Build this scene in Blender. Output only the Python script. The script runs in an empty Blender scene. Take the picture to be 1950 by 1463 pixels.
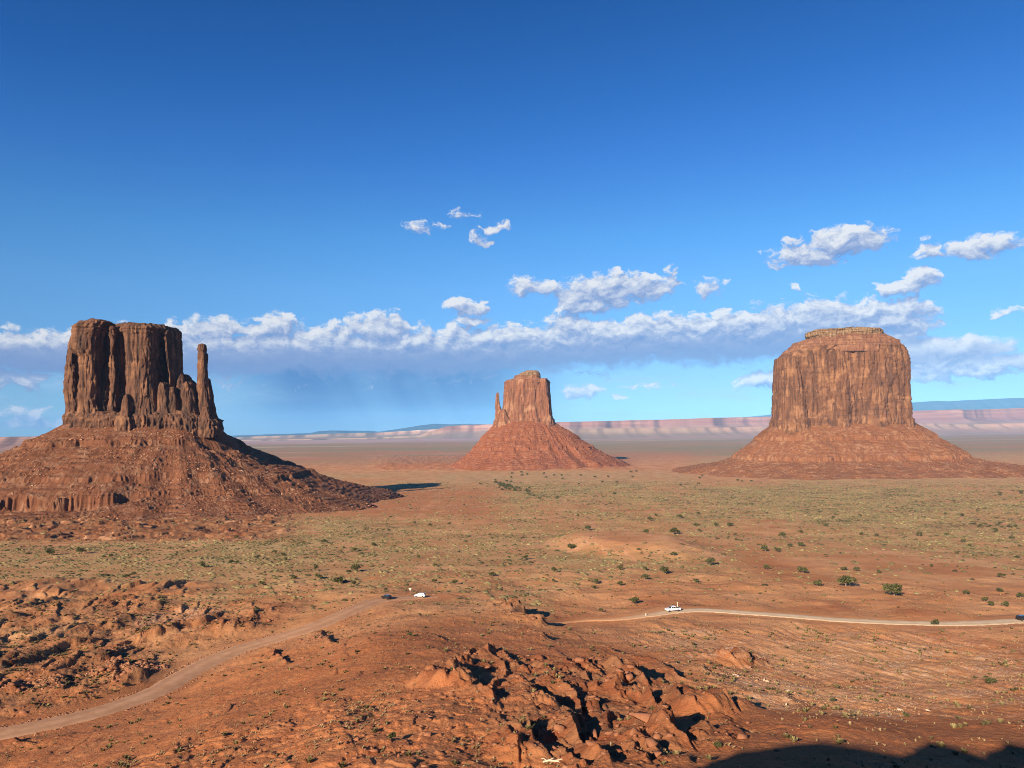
import bpy, math, random
import numpy as np

# ------------------------------------------------------------------ camera, sky, sun, exposure
S = bpy.context.scene
COL = S.collection
F = 1465.0
PITCH = math.radians(3.53)
ROLL = math.radians(0.8)
_fw = np.array([0, math.cos(PITCH), math.sin(PITCH)])
_up = np.array([0, -math.sin(PITCH), math.cos(PITCH)])
_rt = np.array([1.0, 0, 0])
RT = math.cos(ROLL) * _rt - math.sin(ROLL) * _up
UP = math.cos(ROLL) * _up + math.sin(ROLL) * _rt

def ray(px, py):
    return _fw + RT * ((px - 975.0) / F) + UP * ((731.5 - py) / F)

def at(px, py, D):                      # the point at depth D (metres along +Y) seen at a pixel of the photograph
    r = ray(px, py)
    return r * (D / r[1])

from mathutils import Matrix, Vector
cam_data = bpy.data.cameras.new('camera')
cam = bpy.data.objects.new('camera', cam_data)
COL.objects.link(cam)
cam.matrix_world = Matrix(((RT[0], UP[0], -_fw[0], 0), (RT[1], UP[1], -_fw[1], 0), (RT[2], UP[2], -_fw[2], 0), (0, 0, 0, 1)))
cam_data.sensor_width = 36
cam_data.lens = F / 1950 * 36
cam_data.clip_start = 0.3
cam_data.clip_end = 200000
S.camera = cam

SUN_EL = 22.0
SUN_A = 30.0                            # shadows run this many degrees to the right of straight ahead
sh = np.array([math.sin(math.radians(SUN_A)), math.cos(math.radians(SUN_A)), -math.tan(math.radians(SUN_EL))])
sun_data = bpy.data.lights.new('sun', 'SUN')
sun_data.energy = 5.0
sun_data.angle = math.radians(0.5)
sun_data.color = (1.0, 0.85, 0.655)
sun = bpy.data.objects.new('sun', sun_data)
COL.objects.link(sun)
sun.rotation_mode = 'QUATERNION'
sun.rotation_quaternion = Vector(sh).to_track_quat('-Z', 'Y')
sun.location = (-60, -80, 60)

S.view_settings.view_transform = 'Standard'
S.view_settings.look = 'None'
S.view_settings.exposure = 1.0
S.view_settings.gamma = 1.0
S.cycles.volume_bounces = 0
S.cycles.filter_width = 1.0
S.cycles.use_denoising = True
S.cycles.denoiser = 'OPENIMAGEDENOISE'
S.cycles.denoising_prefilter = 'NONE'
S.cycles.denoising_quality = 'HIGH'
S.cycles.max_bounces = 5
S.cycles.diffuse_bounces = 2

# ---- small helper for node trees
class NT:
    def __init__(s, tree): s.t = tree; s.n = tree.nodes; s.l = tree.links
    def put(s, sock, v):
        if v is None: return
        if hasattr(v, 'is_linked') or isinstance(v, bpy.types.NodeSocket): s.l.new(v, sock)
        else: sock.default_value = v
    def m(s, op, a, b=None, c=None, clamp=False):
        n = s.n.new('ShaderNodeMath'); n.operation = op; n.use_clamp = clamp
        s.put(n.inputs[0], a); s.put(n.inputs[1], b); s.put(n.inputs[2], c)
        return n.outputs[0]
    def v(s, op, a, b=None, out=0):
        n = s.n.new('ShaderNodeVectorMath'); n.operation = op
        s.put(n.inputs[0], a); s.put(n.inputs[1], b)
        return n.outputs[out]
    def ss(s, x, a, b, c=0.0, d=1.0):   # smoothstep
        n = s.n.new('ShaderNodeMapRange'); n.interpolation_type = 'SMOOTHSTEP'
        s.put(n.inputs[0], x); s.put(n.inputs[1], a); s.put(n.inputs[2], b); s.put(n.inputs[3], c); s.put(n.inputs[4], d)
        return n.outputs[0]
    def noise(s, vec, scale, detail=4, rough=0.5, dist=0.0, out=0, dim='3D'):
        n = s.n.new('ShaderNodeTexNoise'); n.noise_dimensions = dim
        s.put(n.inputs['Vector'], vec)
        n.inputs['Scale'].default_value = scale; n.inputs['Detail'].default_value = detail
        n.inputs['Roughness'].default_value = rough; n.inputs['Distortion'].default_value = dist
        return n.outputs[out]
    def mix(s, f, a, b, mode='MIX'):
        n = s.n.new('ShaderNodeMix'); n.data_type = 'RGBA'; n.blend_type = mode
        s.put(n.inputs[0], f)
        s.put(n.inputs[6], (*a, 1) if isinstance(a, tuple) and len(a) == 3 else a)
        s.put(n.inputs[7], (*b, 1) if isinstance(b, tuple) and len(b) == 3 else b)
        return n.outputs[2]
    def comb(s, x, y, z=0.0):
        n = s.n.new('ShaderNodeCombineXYZ')
        s.put(n.inputs[0], x); s.put(n.inputs[1], y); s.put(n.inputs[2], z)
        return n.outputs[0]
    def sep(s, v):
        n = s.n.new('ShaderNodeSeparateXYZ'); s.l.new(v, n.inputs[0]); return n.outputs

def azel(px, py):
    r = ray(px, py)
    return math.degrees(math.atan2(r[0], r[1])), math.degrees(math.atan2(r[2], math.hypot(r[0], r[1])))

world = bpy.data.worlds.new('World')
S.world = world
world.use_nodes = True
wt = world.node_tree
wt.nodes.clear()
W = NT(wt)
sky = wt.nodes.new('ShaderNodeTexSky')
sky.sky_type = 'NISHITA'
sky.sun_disc = False
sky.sun_elevation = math.radians(SUN_EL)
sky.sun_rotation = math.radians(180 + SUN_A)
sky.altitude = 1600
sky.air_density = 1.0
sky.dust_density = 0.4
sky.ozone_density = 3.0

# cloud puffs: (centre x, centre y, half width, half height, strength)
PUFFS = [(1612, 458, 56, 24, 1.2), (1560, 482, 70, 18, .9), (1655, 448, 36, 10, .7), (1512, 474, 22, 22, .6),
         (1720, 545, 36, 11, .9), (1745, 530, 24, 13, .9), (1872, 472, 38, 15, 1.0), (1826, 483, 26, 7, .6), (1766, 481, 26, 12, .8), (1930, 462, 20, 9, .45), (1762, 454, 9, 7, .4),
         (1515, 552, 13, 5, .6), (1372, 600, 17, 12, .85), (1350, 548, 40, 10, .22), (1280, 514, 14, 8, .3),
         (1140, 560, 60, 26, 1.0), (1215, 546, 60, 22, 1.0), (1090, 560, 28, 28, .95), (1170, 545, 36, 22, .9), (1268, 543, 16, 7, .4), (1092, 620, 44, 26, .95), (1110, 585, 50, 14, .9),
         (1010, 550, 44, 15, .9), (890, 585, 38, 13, .95), (895, 612, 26, 11, .7), (805, 430, 28, 7, .30), (872, 412, 24, 7, .28), (942, 436, 18, 10, .42), (915, 460, 16, 6, .30), (908, 440, 12, 8, .22),
         (1450, 724, 38, 14, .95), (1120, 748, 34, 12, .7), (1172, 755, 14, 6, .7), (1215, 622, 40, 22, 1.0), (1240, 732, 44, 6, .45),
         (20, 722, 45, 12, .7), (75, 722, 18, 7, .5), (20, 786, 45, 9, .7), (90, 806, 70, 7, .5), (1935, 590, 36, 8, .4), (855, 630, 26, 14, .9),
         (535, 628, 46, 26, 1.0), (725, 630, 60, 28, 1.0), (560, 655, 60, 20, .9), (420, 632, 75, 20, .9), (650, 640, 60, 22, .9), (340, 640, 40, 22, .9),
         (1790, 668, 90, 20, 1.0), (1860, 696, 110, 16, .95), (1770, 712, 60, 12, .9)]
grp = bpy.data.node_groups.new('cloud_field', 'ShaderNodeTree')
grp.interface.new_socket('P', in_out='INPUT', socket_type='NodeSocketVector')
grp.interface.new_socket('Field', in_out='OUTPUT', socket_type='NodeSocketFloat')
G = NT(grp)
gi = grp.nodes.new('NodeGroupInput'); go = grp.nodes.new('NodeGroupOutput')
P = gi.outputs[0]
wob = G.v('MULTIPLY', G.v('SUBTRACT', G.noise(P, 0.55, 3, 0.6, out=1), (0.5, 0.5, 0.5)), (2.6, 1.5, 0))
Pw = G.v('ADD', P, wob)
acc = None
for (cx, cy, rx, ry, st) in PUFFS:
    a, e = azel(cx, cy)
    k = 180 / math.pi / F
    d = G.v('MULTIPLY', G.v('SUBTRACT', Pw, (a, e, 0)), (1 / (rx * k * 1.15), 1 / (ry * k * 1.2), 0))
    f = G.m('MULTIPLY_ADD', G.v('DOT_PRODUCT', d, d, out=1), -st * .8, st)
    acc = f if acc is None else G.m('MAXIMUM', acc, f)
# the long bank that crosses the picture: a slab between two wavy edges, in azimuth / elevation
pa = G.sep(Pw)
x0, y0, _ = pa
eb = lambda px, py: azel(px, py)[1]
topn = G.noise(G.comb(x0, 0.0), 0.16, 3, 0.6)
top = G.m('ADD', G.m('MULTIPLY_ADD', x0, 0.030, 8.15), G.m('MULTIPLY', G.m('SUBTRACT', topn, .5), 1.6))
bot = G.m('ADD', G.m('MULTIPLY_ADD', x0, 0.02, 4.1), G.m('MULTIPLY', G.m('SUBTRACT', G.noise(G.comb(x0, 7.0), 0.10, 3, 0.6), .5), 1.8))
up1 = G.m('DIVIDE', G.m('SUBTRACT', top, y0), 1.0)
lo1 = G.m('DIVIDE', G.m('SUBTRACT', y0, bot), 2.0)
slab = G.m('MINIMUM', G.m('MINIMUM', up1, lo1), 1.0)
slab = G.m('SUBTRACT', slab, G.ss(x0, 27.5, 32.0, 0, 2.5))
acc = G.m('MAXIMUM', acc, slab)
n2 = G.m('SUBTRACT', G.noise(G.v('MULTIPLY', Pw, (1, 1.7, 1)), 0.8, 7, 0.62), 0.5)
fld = G.m('MULTIPLY_ADD', n2, G.m('MULTIPLY_ADD', G.m('MULTIPLY', G.ss(y0, 3.9, 4.4), G.ss(y0, 6.6, 5.4)), -2.4, 3.4), acc)
G.l.new(fld, go.inputs[0])

geo = wt.nodes.new('ShaderNodeTexCoord')
dx, dy, dz = W.sep(geo.outputs['Generated'])
azn = W.m('MULTIPLY', W.m('ARCTAN2', dx, dy), 180 / math.pi)
eln = W.m('MULTIPLY', W.m('ARCSINE', dz), 180 / math.pi)
PP = W.comb(azn, eln, 0.0)
def field(vec):
    g = wt.nodes.new('ShaderNodeGroup'); g.node_tree = grp
    W.l.new(vec, g.inputs[0]); return g.outputs[0]
f0 = field(PP)
f1 = field(W.v('ADD', PP, (-0.30, 0.55, 0)))
dens = W.ss(f0, -0.05, 0.55)
relief = W.m('MULTIPLY_ADD', W.m('SUBTRACT', f0, f1), 0.55, 0.47)
# the bank's underside: thin parts bright, deep low parts grey
low = W.ss(W.m('SUBTRACT', eln, W.m('MULTIPLY_ADD', azn, 0.02, 6.0)), -1.3, 1.4)
inbank = W.m('MULTIPLY', W.m('MULTIPLY', W.ss(eln, 3.5, 4.3), W.ss(eln, 8.6, 7.6)), W.ss(azn, 27.0, 22.0))
lit = W.m('MULTIPLY', relief, W.m('SUBTRACT', 1.0, W.m('MULTIPLY', inbank, W.m('MULTIPLY_ADD', low, -0.85, 0.85))))
lit = W.m('ADD', lit, 0.0, clamp=True)
ramp = wt.nodes.new('ShaderNodeValToRGB')
ce = ramp.color_ramp.elements
ce[0].position = 0.0; ce[0].color = (0.20, 0.31, 0.62, 1)
ce[1].position = 1.0; ce[1].color = (1.0, .98, .97, 1)
e = ce.new(0.35); e.color = (0.36, 0.44, 0.70, 1)
e = ce.new(0.7); e.color = (0.72, 0.75, 0.86, 1)
W.l.new(lit, ramp.inputs[0])
# rain curtain under the bank, and a veil of thin bright cloud low down
rn = W.noise(W.comb(W.m('MULTIPLY_ADD', eln, 0.5, azn), 0.0), 0.18, 3, 0.5)
rain = W.m('MULTIPLY', W.m('MULTIPLY', W.ss(azn, -23, -15), W.ss(azn, 6, -3)), W.m('MULTIPLY', W.ss(eln, 6.5, 5.0), W.ss(eln, -0.3, 2.2, 0.5, 1.0)))
rain = W.m('MULTIPLY', rain, W.ss(rn, 0.25, 0.6, 0.6, 1.0))
vn = W.noise(W.v('MULTIPLY', PP, (1, 4.5, 1)), 0.14, 6, 0.6)
veil = W.m('MULTIPLY', W.m('MULTIPLY', W.ss(vn, 0.47, 0.72), W.m('MULTIPLY_ADD', rain, -.85, 1.0)), W.m('MULTIPLY', W.ss(eln, 0.2, 1.2), W.ss(eln, 5.2, 3.4)))

tr = wt.nodes.new('ShaderNodeValToRGB')
W.l.new(W.m('DIVIDE', eln, 30.0, clamp=True), tr.inputs[0])
te = tr.color_ramp.elements
te[0].position = 0.0; te[0].color = (.36, .54, .74, 1)
te[1].position = 1.0; te[1].color = (.075, .40, .80, 1)
for p_, c_ in ((.03, (.38, .57, .78)), (.13, (.40, .57, .77)), (.35, (.42, .72, .94)), (.47, (.33, .72, .99)), (.65, (.20, .57, 1.0)), (.8, (.12, .48, .92))):
    q_ = te.new(p_); q_.color = (*c_, 1)
skyc = W.mix(1.0, sky.outputs[0], tr.outputs[0], 'MULTIPLY')
K = 10.0                               # clouds are written for a final strength of 1, the sky for 0.1
bc = W.mix(W.m('MULTIPLY', rain, 0.97), skyc, (0.040 * K, 0.118 * K, 0.305 * K))
bc = W.mix(W.m('MULTIPLY', veil, 0.65), bc, (0.30 * K, 0.42 * K, 0.56 * K))
cc = W.mix(1.0, ramp.outputs[0], (K * .60, K * .60, K * .60), 'MULTIPLY')
bc = W.mix(W.m('MULTIPLY', dens, 0.93), bc, cc)
bg = wt.nodes.new('ShaderNodeBackground')
bg.inputs['Strength'].default_value = 0.073
W.l.new(bc, bg.inputs['Color'])
wo = wt.nodes.new('ShaderNodeOutputWorld')
W.l.new(bg.outputs[0], wo.inputs[0])
world.cycles.sampling_method = 'MANUAL'
world.cycles.sample_map_resolution = 512

# ------------------------------------------------------------------ numpy noise
_rs = np.random.RandomState(7)
_G2 = [(np.cos(a), np.sin(a)) for a in [_rs.rand(256 * 256).astype(np.float32) * 2 * np.pi]][0]
_G2 = np.stack(_G2, -1).astype(np.float32)
def _fade(t): return t * t * t * (t * (t * 6 - 15) + 10)
def n2d(x, y, seed=0):
    x = np.asarray(x, np.float32) + seed * 17.31; y = np.asarray(y, np.float32) + seed * 9.77
    xi = np.floor(x).astype(np.int32); yi = np.floor(y).astype(np.int32)
    xf = x - xi; yf = y - yi
    xa = xi & 255; xb = (xi + 1) & 255; ya = (yi & 255) << 8; yb = ((yi + 1) & 255) << 8
    def g(ix, iy, fx, fy):
        v = _G2[iy | ix]; return v[..., 0] * fx + v[..., 1] * fy
    u = _fade(xf); w = _fade(yf)
    a = g(xa, ya, xf, yf); b = g(xb, ya, xf - 1, yf)
    c = g(xa, yb, xf, yf - 1); d = g(xb, yb, xf - 1, yf - 1)
    return (a + (b - a) * u + ((c + (d - c) * u) - (a + (b - a) * u)) * w) * 1.5
def fbm(x, y, oc=4, seed=0, gain=.5, mode=0):
    s = 0; a = 1.0; t = 0
    for i in range(oc):
        v = n2d(x, y, seed + i * 3)
        if mode == 1: v = 1 - 2.2 * np.abs(v)          # sharp crests
        elif mode == 2: v = 2.2 * np.abs(v) - 1        # round tops, sharp creases
        s = s + v * a; t += a; a *= gain
        x = x * 2.03; y = y * 2.03
    return s / t
_G3 = _rs.randn(64 * 64 * 64, 3).astype(np.float32); _G3 /= np.linalg.norm(_G3, axis=1)[:, None]
def n3d(x, y, z, seed=0):
    x = np.asarray(x, np.float32) + seed * 5.13; y = np.asarray(y, np.float32) + seed * 3.7; z = np.asarray(z, np.float32) + seed * 11.9
    xi = np.floor(x).astype(np.int32); yi = np.floor(y).astype(np.int32); zi = np.floor(z).astype(np.int32)
    xf = x - xi; yf = y - yi; zf = z - zi
    u, v, w = _fade(xf), _fade(yf), _fade(zf)
    out = 0
    for dx_ in (0, 1):
        wx = u if dx_ else 1 - u
        for dy_ in (0, 1):
            wy = v if dy_ else 1 - v
            for dz_ in (0, 1):
                wz = w if dz_ else 1 - w
                h = _G3[((xi + dx_) & 63) | (((yi + dy_) & 63) << 6) | (((zi + dz_) & 63) << 12)]
                out = out + (h[..., 0] * (xf - dx_) + h[..., 1] * (yf - dy_) + h[..., 2] * (zf - dz_)) * wx * wy * wz
    return out * 1.6
def sstep(x, a, b):
    t = np.clip((x - a) / (b - a), 0, 1); return t * t * (3 - 2 * t)

# ------------------------------------------------------------------ object helpers
def link_mesh(name, verts, faces, mat, parent=None, attrs=None, smooth=False):
    me = bpy.data.meshes.new(name)
    verts = np.ascontiguousarray(verts, np.float32)
    faces = np.asarray(faces, np.int32)
    k = faces.shape[1]
    me.vertices.add(len(verts)); me.vertices.foreach_set('co', verts.ravel())
    me.loops.add(faces.size); me.loops.foreach_set('vertex_index', faces.ravel())
    me.polygons.add(len(faces)); me.polygons.foreach_set('loop_start', np.arange(0, faces.size, k, dtype=np.int32))
    me.polygons.foreach_set('loop_total', np.full(len(faces), k, np.int32))
    if smooth: me.polygons.foreach_set('use_smooth', np.ones(len(faces), bool))
    me.update(calc_edges=True)
    for an, av in (attrs or {}).items():
        at_ = me.attributes.new(an, 'FLOAT_COLOR', 'POINT')
        c = np.ones((len(verts), 4), np.float32); c[:, :av.shape[1]] = av
        at_.data.foreach_set('color', c.ravel())
    me.materials.append(mat)
    o = bpy.data.objects.new(name, me)
    COL.objects.link(o)
    if parent: o.parent = parent
    return o
def tag(o, label=None, cat=None, group=None, kind=None):
    if label: o['label'] = label
    if cat: o['category'] = cat
    if group: o['group'] = group
    if kind: o['kind'] = kind
    return o
def empty(name, loc):
    o = bpy.data.objects.new(name, None); COL.objects.link(o); o.location = loc; return o
def grid_faces(nr, nc, closed=False, flip=False):
    j = np.arange(nr - 1)[:, None]; i = np.arange(nc if closed else nc - 1)[None, :]
    i2 = (i + 1) % nc
    a = j * nc + i; b = j * nc + i2; c = (j + 1) * nc + i2; d = (j + 1) * nc + i
    f = np.stack([a, b, c, d], -1).reshape(-1, 4)
    return f[:, ::-1] if flip else f

# ------------------------------------------------------------------ terrain
FINE = 37.0
th = np.concatenate([np.linspace(-FINE, FINE, 1350), np.linspace(FINE, 360 - FINE, 420)[1:-1]])
th = np.radians(th)
NF = 1350
rr = np.concatenate([[0.3], np.linspace(1, 62, 70), np.geomspace(62.2, 430, 720), np.geomspace(432, 3000, 470)[0:], np.geomspace(3030, 62000, 130)])
RRr, THr = np.meshgrid(rr, th, indexing='ij')
X = (RRr * np.sin(THr)).astype(np.float32); Y = (RRr * np.cos(THr)).astype(np.float32)

def cz(px, py, z):                       # control point: the ground at height z seen at a pixel
    r = ray(px, py); return r * (z / r[2])
CP = [cz(*p) for p in [
    (0, 1463, -61), (0, 1395, -66), (0, 1330, -68), (0, 1270, -69), (0, 1210, -73), (0, 1130, -76), (0, 1070, -80), (150, 1030, -87), (150, 985, -89),
    (200, 1400, -61), (200, 1463, -50), (210, 1350, -66.5), (290, 1323, -67), (270, 1270, -71), (250, 1180, -74), (250, 1100, -77),
    (400, 1463, -43), (400, 1380, -52), (430, 1250, -68), (400, 1200, -72), (450, 1130, -75), (560, 1205, -68), (520, 1275, -60), (500, 1350, -50),
    (700, 1463, -37.5), (700, 1400, -40), (700, 1300, -46), (700, 1220, -54), (700, 1150, -67), (740, 1137, -68), (800, 1135, -69), (640, 1110, -75),
    (870, 1160, -66), (870, 1210, -56), (860, 1280, -47), (950, 1340, -42.5), (950, 1463, -36.5), (960, 1170, -64.5), (1000, 1235, -56), (1040, 1180, -70),
    (1100, 1300, -50), (1100, 1400, -41.5), (1180, 1340, -47.5), (1180, 1463, -37), (1130, 1180, -68.5), (1250, 1163, -68), (1200, 1230, -62), (1300, 1280, -57),
    (1340, 1160, -68), (1500, 1172, -68), (1700, 1184, -68), (1850, 1184, -68), (1950, 1180, -68),
    (1400, 1240, -63), (1400, 1340, -51), (1400, 1463, -37), (1600, 1463, -38), (1600, 1375, -42.5), (1600, 1340, -54), (1600, 1260, -64), (1750, 1300, -62), (1900, 1250, -65),
    (1850, 1463, -40), (1800, 1400, -45), (1950, 1380, -50), (1950, 1300, -60),
    (1000, 1110, -75), (1300, 1110, -73), (1700, 1110, -73), (1950, 1110, -75), (1200, 1020, -86), (950, 1010, -89), (600, 1010, -89), (700, 960, -100), (450, 1000, -91),
    (1700, 1000, -90), (1500, 950, -106), (1900, 940, -108), (1200, 940, -108), (1950, 1000, -92), (900, 940, -108), (975, 905, -122), (1250, 905, -122), (500, 905, -122), (1600, 900, -123), (1900, 900, -123)]]
for a_ in (-36, -20, 0, 20, 36):
    for d_, z_ in ((5000, -128), (12000, -130), (30000, -132), (62000, -132)):
        CP.append(np.array([d_ * math.sin(math.radians(a_)), d_ * math.cos(math.radians(a_)), z_]))
for a_ in (-37, -20, 0, 20, 37):
    for d_, z_ in ((30, -17), (60, -31)):
        CP.append(np.array([d_ * math.sin(math.radians(a_)), d_ * math.cos(math.radians(a_)), z_ * (1.15 if a_ < -30 else 1)]))
CP = np.array(CP)
cu = np.degrees(np.arctan2(CP[:, 0], CP[:, 1])) / 22.0
cv = np.log(np.hypot(CP[:, 0], CP[:, 1])) * 1.6
def _phi(d2): return 0.5 * d2 * np.log(d2 + 1e-9)
_n = len(CP)
A_ = np.zeros((_n + 3, _n + 3))
A_[:_n, :_n] = _phi((cu[:, None] - cu) ** 2 + (cv[:, None] - cv) ** 2) + np.eye(_n) * 0.002
A_[:_n, _n] = 1; A_[:_n, _n + 1] = cu; A_[:_n, _n + 2] = cv; A_[_n:, :_n] = A_[:_n, _n:].T
_w = np.linalg.solve(A_, np.concatenate([CP[:, 2], [0, 0, 0]]))
gu = np.linspace(-FINE, FINE, 150); gv = np.linspace(math.log(20), math.log(62000), 320)
GU, GV = np.meshgrid(gu / 22.0, gv * 1.6)
_z = _w[_n] + _w[_n + 1] * GU + _w[_n + 2] * GV
for i in range(_n): _z = _z + _w[i] * _phi((GU - cu[i]) ** 2 + (GV - cv[i]) ** 2)
def base_z(x, y):
    u = np.degrees(np.arctan2(x, y)); r = np.hypot(x, y)
    u_ = (np.clip(u, -FINE, FINE) + FINE) / (2 * FINE) * (len(gu) - 1)
    v_ = (np.clip(np.log(np.maximum(r, 20.01)), gv[0], gv[-1]) - gv[0]) / (gv[-1] - gv[0]) * (len(gv) - 1)
    i = np.clip(u_.astype(int), 0, len(gu) - 2); j = np.clip(v_.astype(int), 0, len(gv) - 2)
    fu = u_ - i; fv = v_ - j
    return (_z[j, i] * (1 - fu) + _z[j, i + 1] * fu) * (1 - fv) + (_z[j + 1, i] * (1 - fu) + _z[j + 1, i + 1] * fu) * fv
def hit_base(px, py):                    # where a pixel's ray meets the smooth terrain
    r = ray(px, py); t = np.geomspace(40, 60000, 4000)
    x = r[0] / r[1] * t; y = t; z = r[2] / r[1] * t
    g = base_z(x, y); k = np.argmax(g >= z)
    return np.array([x[k], y[k]])

Z = base_z(X, Y).astype(np.float32)
near = sstep(RRr, 26, 3).astype(np.float32)
Z = np.where(RRr < 30, np.minimum(-1.7, -1.7 - (RRr - 3.0).clip(0) * (15.3 / 27)), Z).astype(np.float32)

def pmask(pts, width, soft):             # 1 inside a corridor round a polyline of photo pixels laid on the terrain
    P_ = np.array([hit_base(*p) for p in pts])
    return P_
def seg_field(P_, x, y):                 # signed distance (right side positive) and position along a polyline
    best = np.full(x.shape, 1e9, np.float32); sd = np.zeros(x.shape, np.float32); tt = np.zeros(x.shape, np.float32)
    L = 0; tot = np.sum(np.hypot(*(np.diff(P_, axis=0).T)))
    for a, b in zip(P_[:-1], P_[1:]):
        d = b - a; l = np.hypot(*d); u = d / l
        t = np.clip((x - a[0]) * u[0] + (y - a[1]) * u[1], 0, l)
        qx = x - a[0] - u[0] * t; qy = y - a[1] - u[1] * t
        ds = np.hypot(qx, qy); s_ = np.sign(qx * u[1] - qy * u[0])
        m = ds < best
        best = np.where(m, ds, best); sd = np.where(m, ds * s_, sd); tt = np.where(m, (L + t) / tot, tt)
        L += l
    return sd, tt
def box_idx(P_, pad):
    x0, y0 = P_.min(0) - pad; x1, y1 = P_.max(0) + pad
    m = (X > x0) & (X < x1) & (Y > y0) & (Y < y1)
    return np.nonzero(m)

near_w = ((1 - sstep(RRr, 380, 520)) * sstep(RRr, 30, 60)).astype(np.float32)
# big soft undulation
Z += near_w * 1.8 * fbm(X / 30, Y / 30, 3, 1)
farw = (sstep(RRr, 400, 700) * (1 - sstep(RRr, 5000, 12000))).astype(np.float32)
Z += farw * 2.2 * fbm(X / 130, Y / 130, 4, 2)
Z += (farw * 0.5 * fbm(X / 22, Y / 22, 3, 20)).astype(np.float32)

CRAG = np.zeros_like(Z)
# scarps: (pixel polyline, height, width of the slope that climbs to the crest); the drop is on the right of travel
SC = [([(948, 1152), (985, 1170), (1018, 1186), (1042, 1196)], 6.5, 14),
      ([(992, 1200), (1020, 1214), (1060, 1220)], 3.5, 10),
      ([(930, 1235), (965, 1258), (1005, 1292)], 4.5, 9),
      ([(866, 1272), (882, 1292), (908, 1322)], 2.4, 8),
      ([(975, 1300), (1018, 1336), (1062, 1362), (1110, 1374)], 4.5, 9),
      ([(1105, 1226), (1160, 1248), (1245, 1270), (1330, 1300)], 4.5, 10),
      ([(1120, 1262), (1190, 1292), (1260, 1325), (1330, 1352)], 6.0, 12),
      ([(1070, 1272), (1105, 1295), (1155, 1322), (1182, 1342)], 3.6, 8),
      ([(1178, 1300), (1190, 1330), (1235, 1368)], 3.8, 7),
      ([(1385, 1240), (1405, 1252), (1418, 1268)], 3.0, 8),
      ([(1312, 1262), (1340, 1278), (1362, 1292)], 2.0, 6),
      ([(1020, 1412), (1100, 1430), (1165, 1446)], 2.4, 6),
      ([(1495, 1320), (1528, 1338), (1555, 1356)], 1.6, 4),
      ([(1180, 1410), (1215, 1425), (1240, 1445)], 2.0, 4),
      ([(1350, 1395), (1372, 1408), (1398, 1412)], 1.8, 4),
      ([(1260, 1395), (1300, 1400), (1330, 1420)], 1.3, 3.5),
      ([(1330, 1362), (1370, 1372), (1440, 1392)], 1.4, 4),
      ([(590, 1200), (612, 1212), (640, 1222)], 2.6, 8),
      ([(505, 1240), (528, 1250), (548, 1262)], 2.4, 7),
      ([(815, 1205), (832, 1214), (846, 1222)], 2.0, 6),
      ([(0, 1282), (45, 1262), (88, 1250)], -4.0, 9),
      ([(0, 1300), (20, 1310), (38, 1325)], 3.4, 9),
      ([(178, 1250), (205, 1262), (250, 1290)], 4.5, 12),
      ([(245, 1295), (268, 1300), (292, 1318)], 3.0, 8),
      ([(148, 1142), (185, 1150), (232, 1162)], 3.2, 10),
      ([(118, 1125), (150, 1122), (180, 1112)], 2.6, 9),
      ([(215, 1172), (240, 1180), (262, 1186)], 2.5, 8),
      ([(270, 1192), (284, 1205), (306, 1220)], 3.0, 9),
      ([(100, 1295), (145, 1322), (170, 1330)], 3.0, 8),
      ([(50, 1152), (95, 1160), (135, 1158)], 2.4, 8),
      ([(0, 1180), (50, 1182), (90, 1178)], 2.6, 9),
      ([(420, 1185), (440, 1196), (455, 1206)], 2.4, 8),
      ([(55, 1345), (95, 1350), (125, 1352)], 1.8, 5),
      ([(0, 1408), (30, 1418), (60, 1425)], 2.0, 5),
      ([(820, 985 + 40), (850, 1030), (880, 1040)], 0.1, 5)]
warpx = (2.2 * n2d(X / 9, Y / 9, 31) + 0.9 * n2d(X / 2.6, Y / 2.6, 32)).astype(np.float32)
warpy = (2.2 * n2d(X / 9, Y / 9, 33) + 0.9 * n2d(X / 2.6, Y / 2.6, 34)).astype(np.float32)
for n_sc, (pts, H, wd) in enumerate(SC):
    P_ = np.array([hit_base(*p) for p in pts])
    if np.hypot(*P_[0]) > 420: continue
    ix = box_idx(P_, wd * 3)
    sd, tt = seg_field(P_, X[ix] + warpx[ix], Y[ix] + warpy[ix])
    if H > 0: sd = -sd
    H = abs(H) * {0: .85, 1: .8, 3: .9, 5: .62, 6: .62, 9: .7, 17: .7, 18: .7}.get(n_sc, .38)
    ends = sstep(tt, 0.0, 0.18) * (1 - sstep(tt, 0.82, 1.0)) * (1 - sstep(np.abs(sd), wd * 1.5, wd * 2.8))
    crest = np.where(sd < 0, np.exp(sd / (wd * .75)), np.clip(1 - sd / 1.3, -0.35, 1))
    crest = np.where(sd > 1.7, -0.35 * np.exp(-(sd - 1.7) / (wd * .5)), crest)
    Z[ix] += (H * .78 * crest * ends).astype(np.float32)
    CRAG[ix] = np.maximum(CRAG[ix], ends * np.exp(-np.abs(sd - 1) / (wd * .6)))

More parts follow.
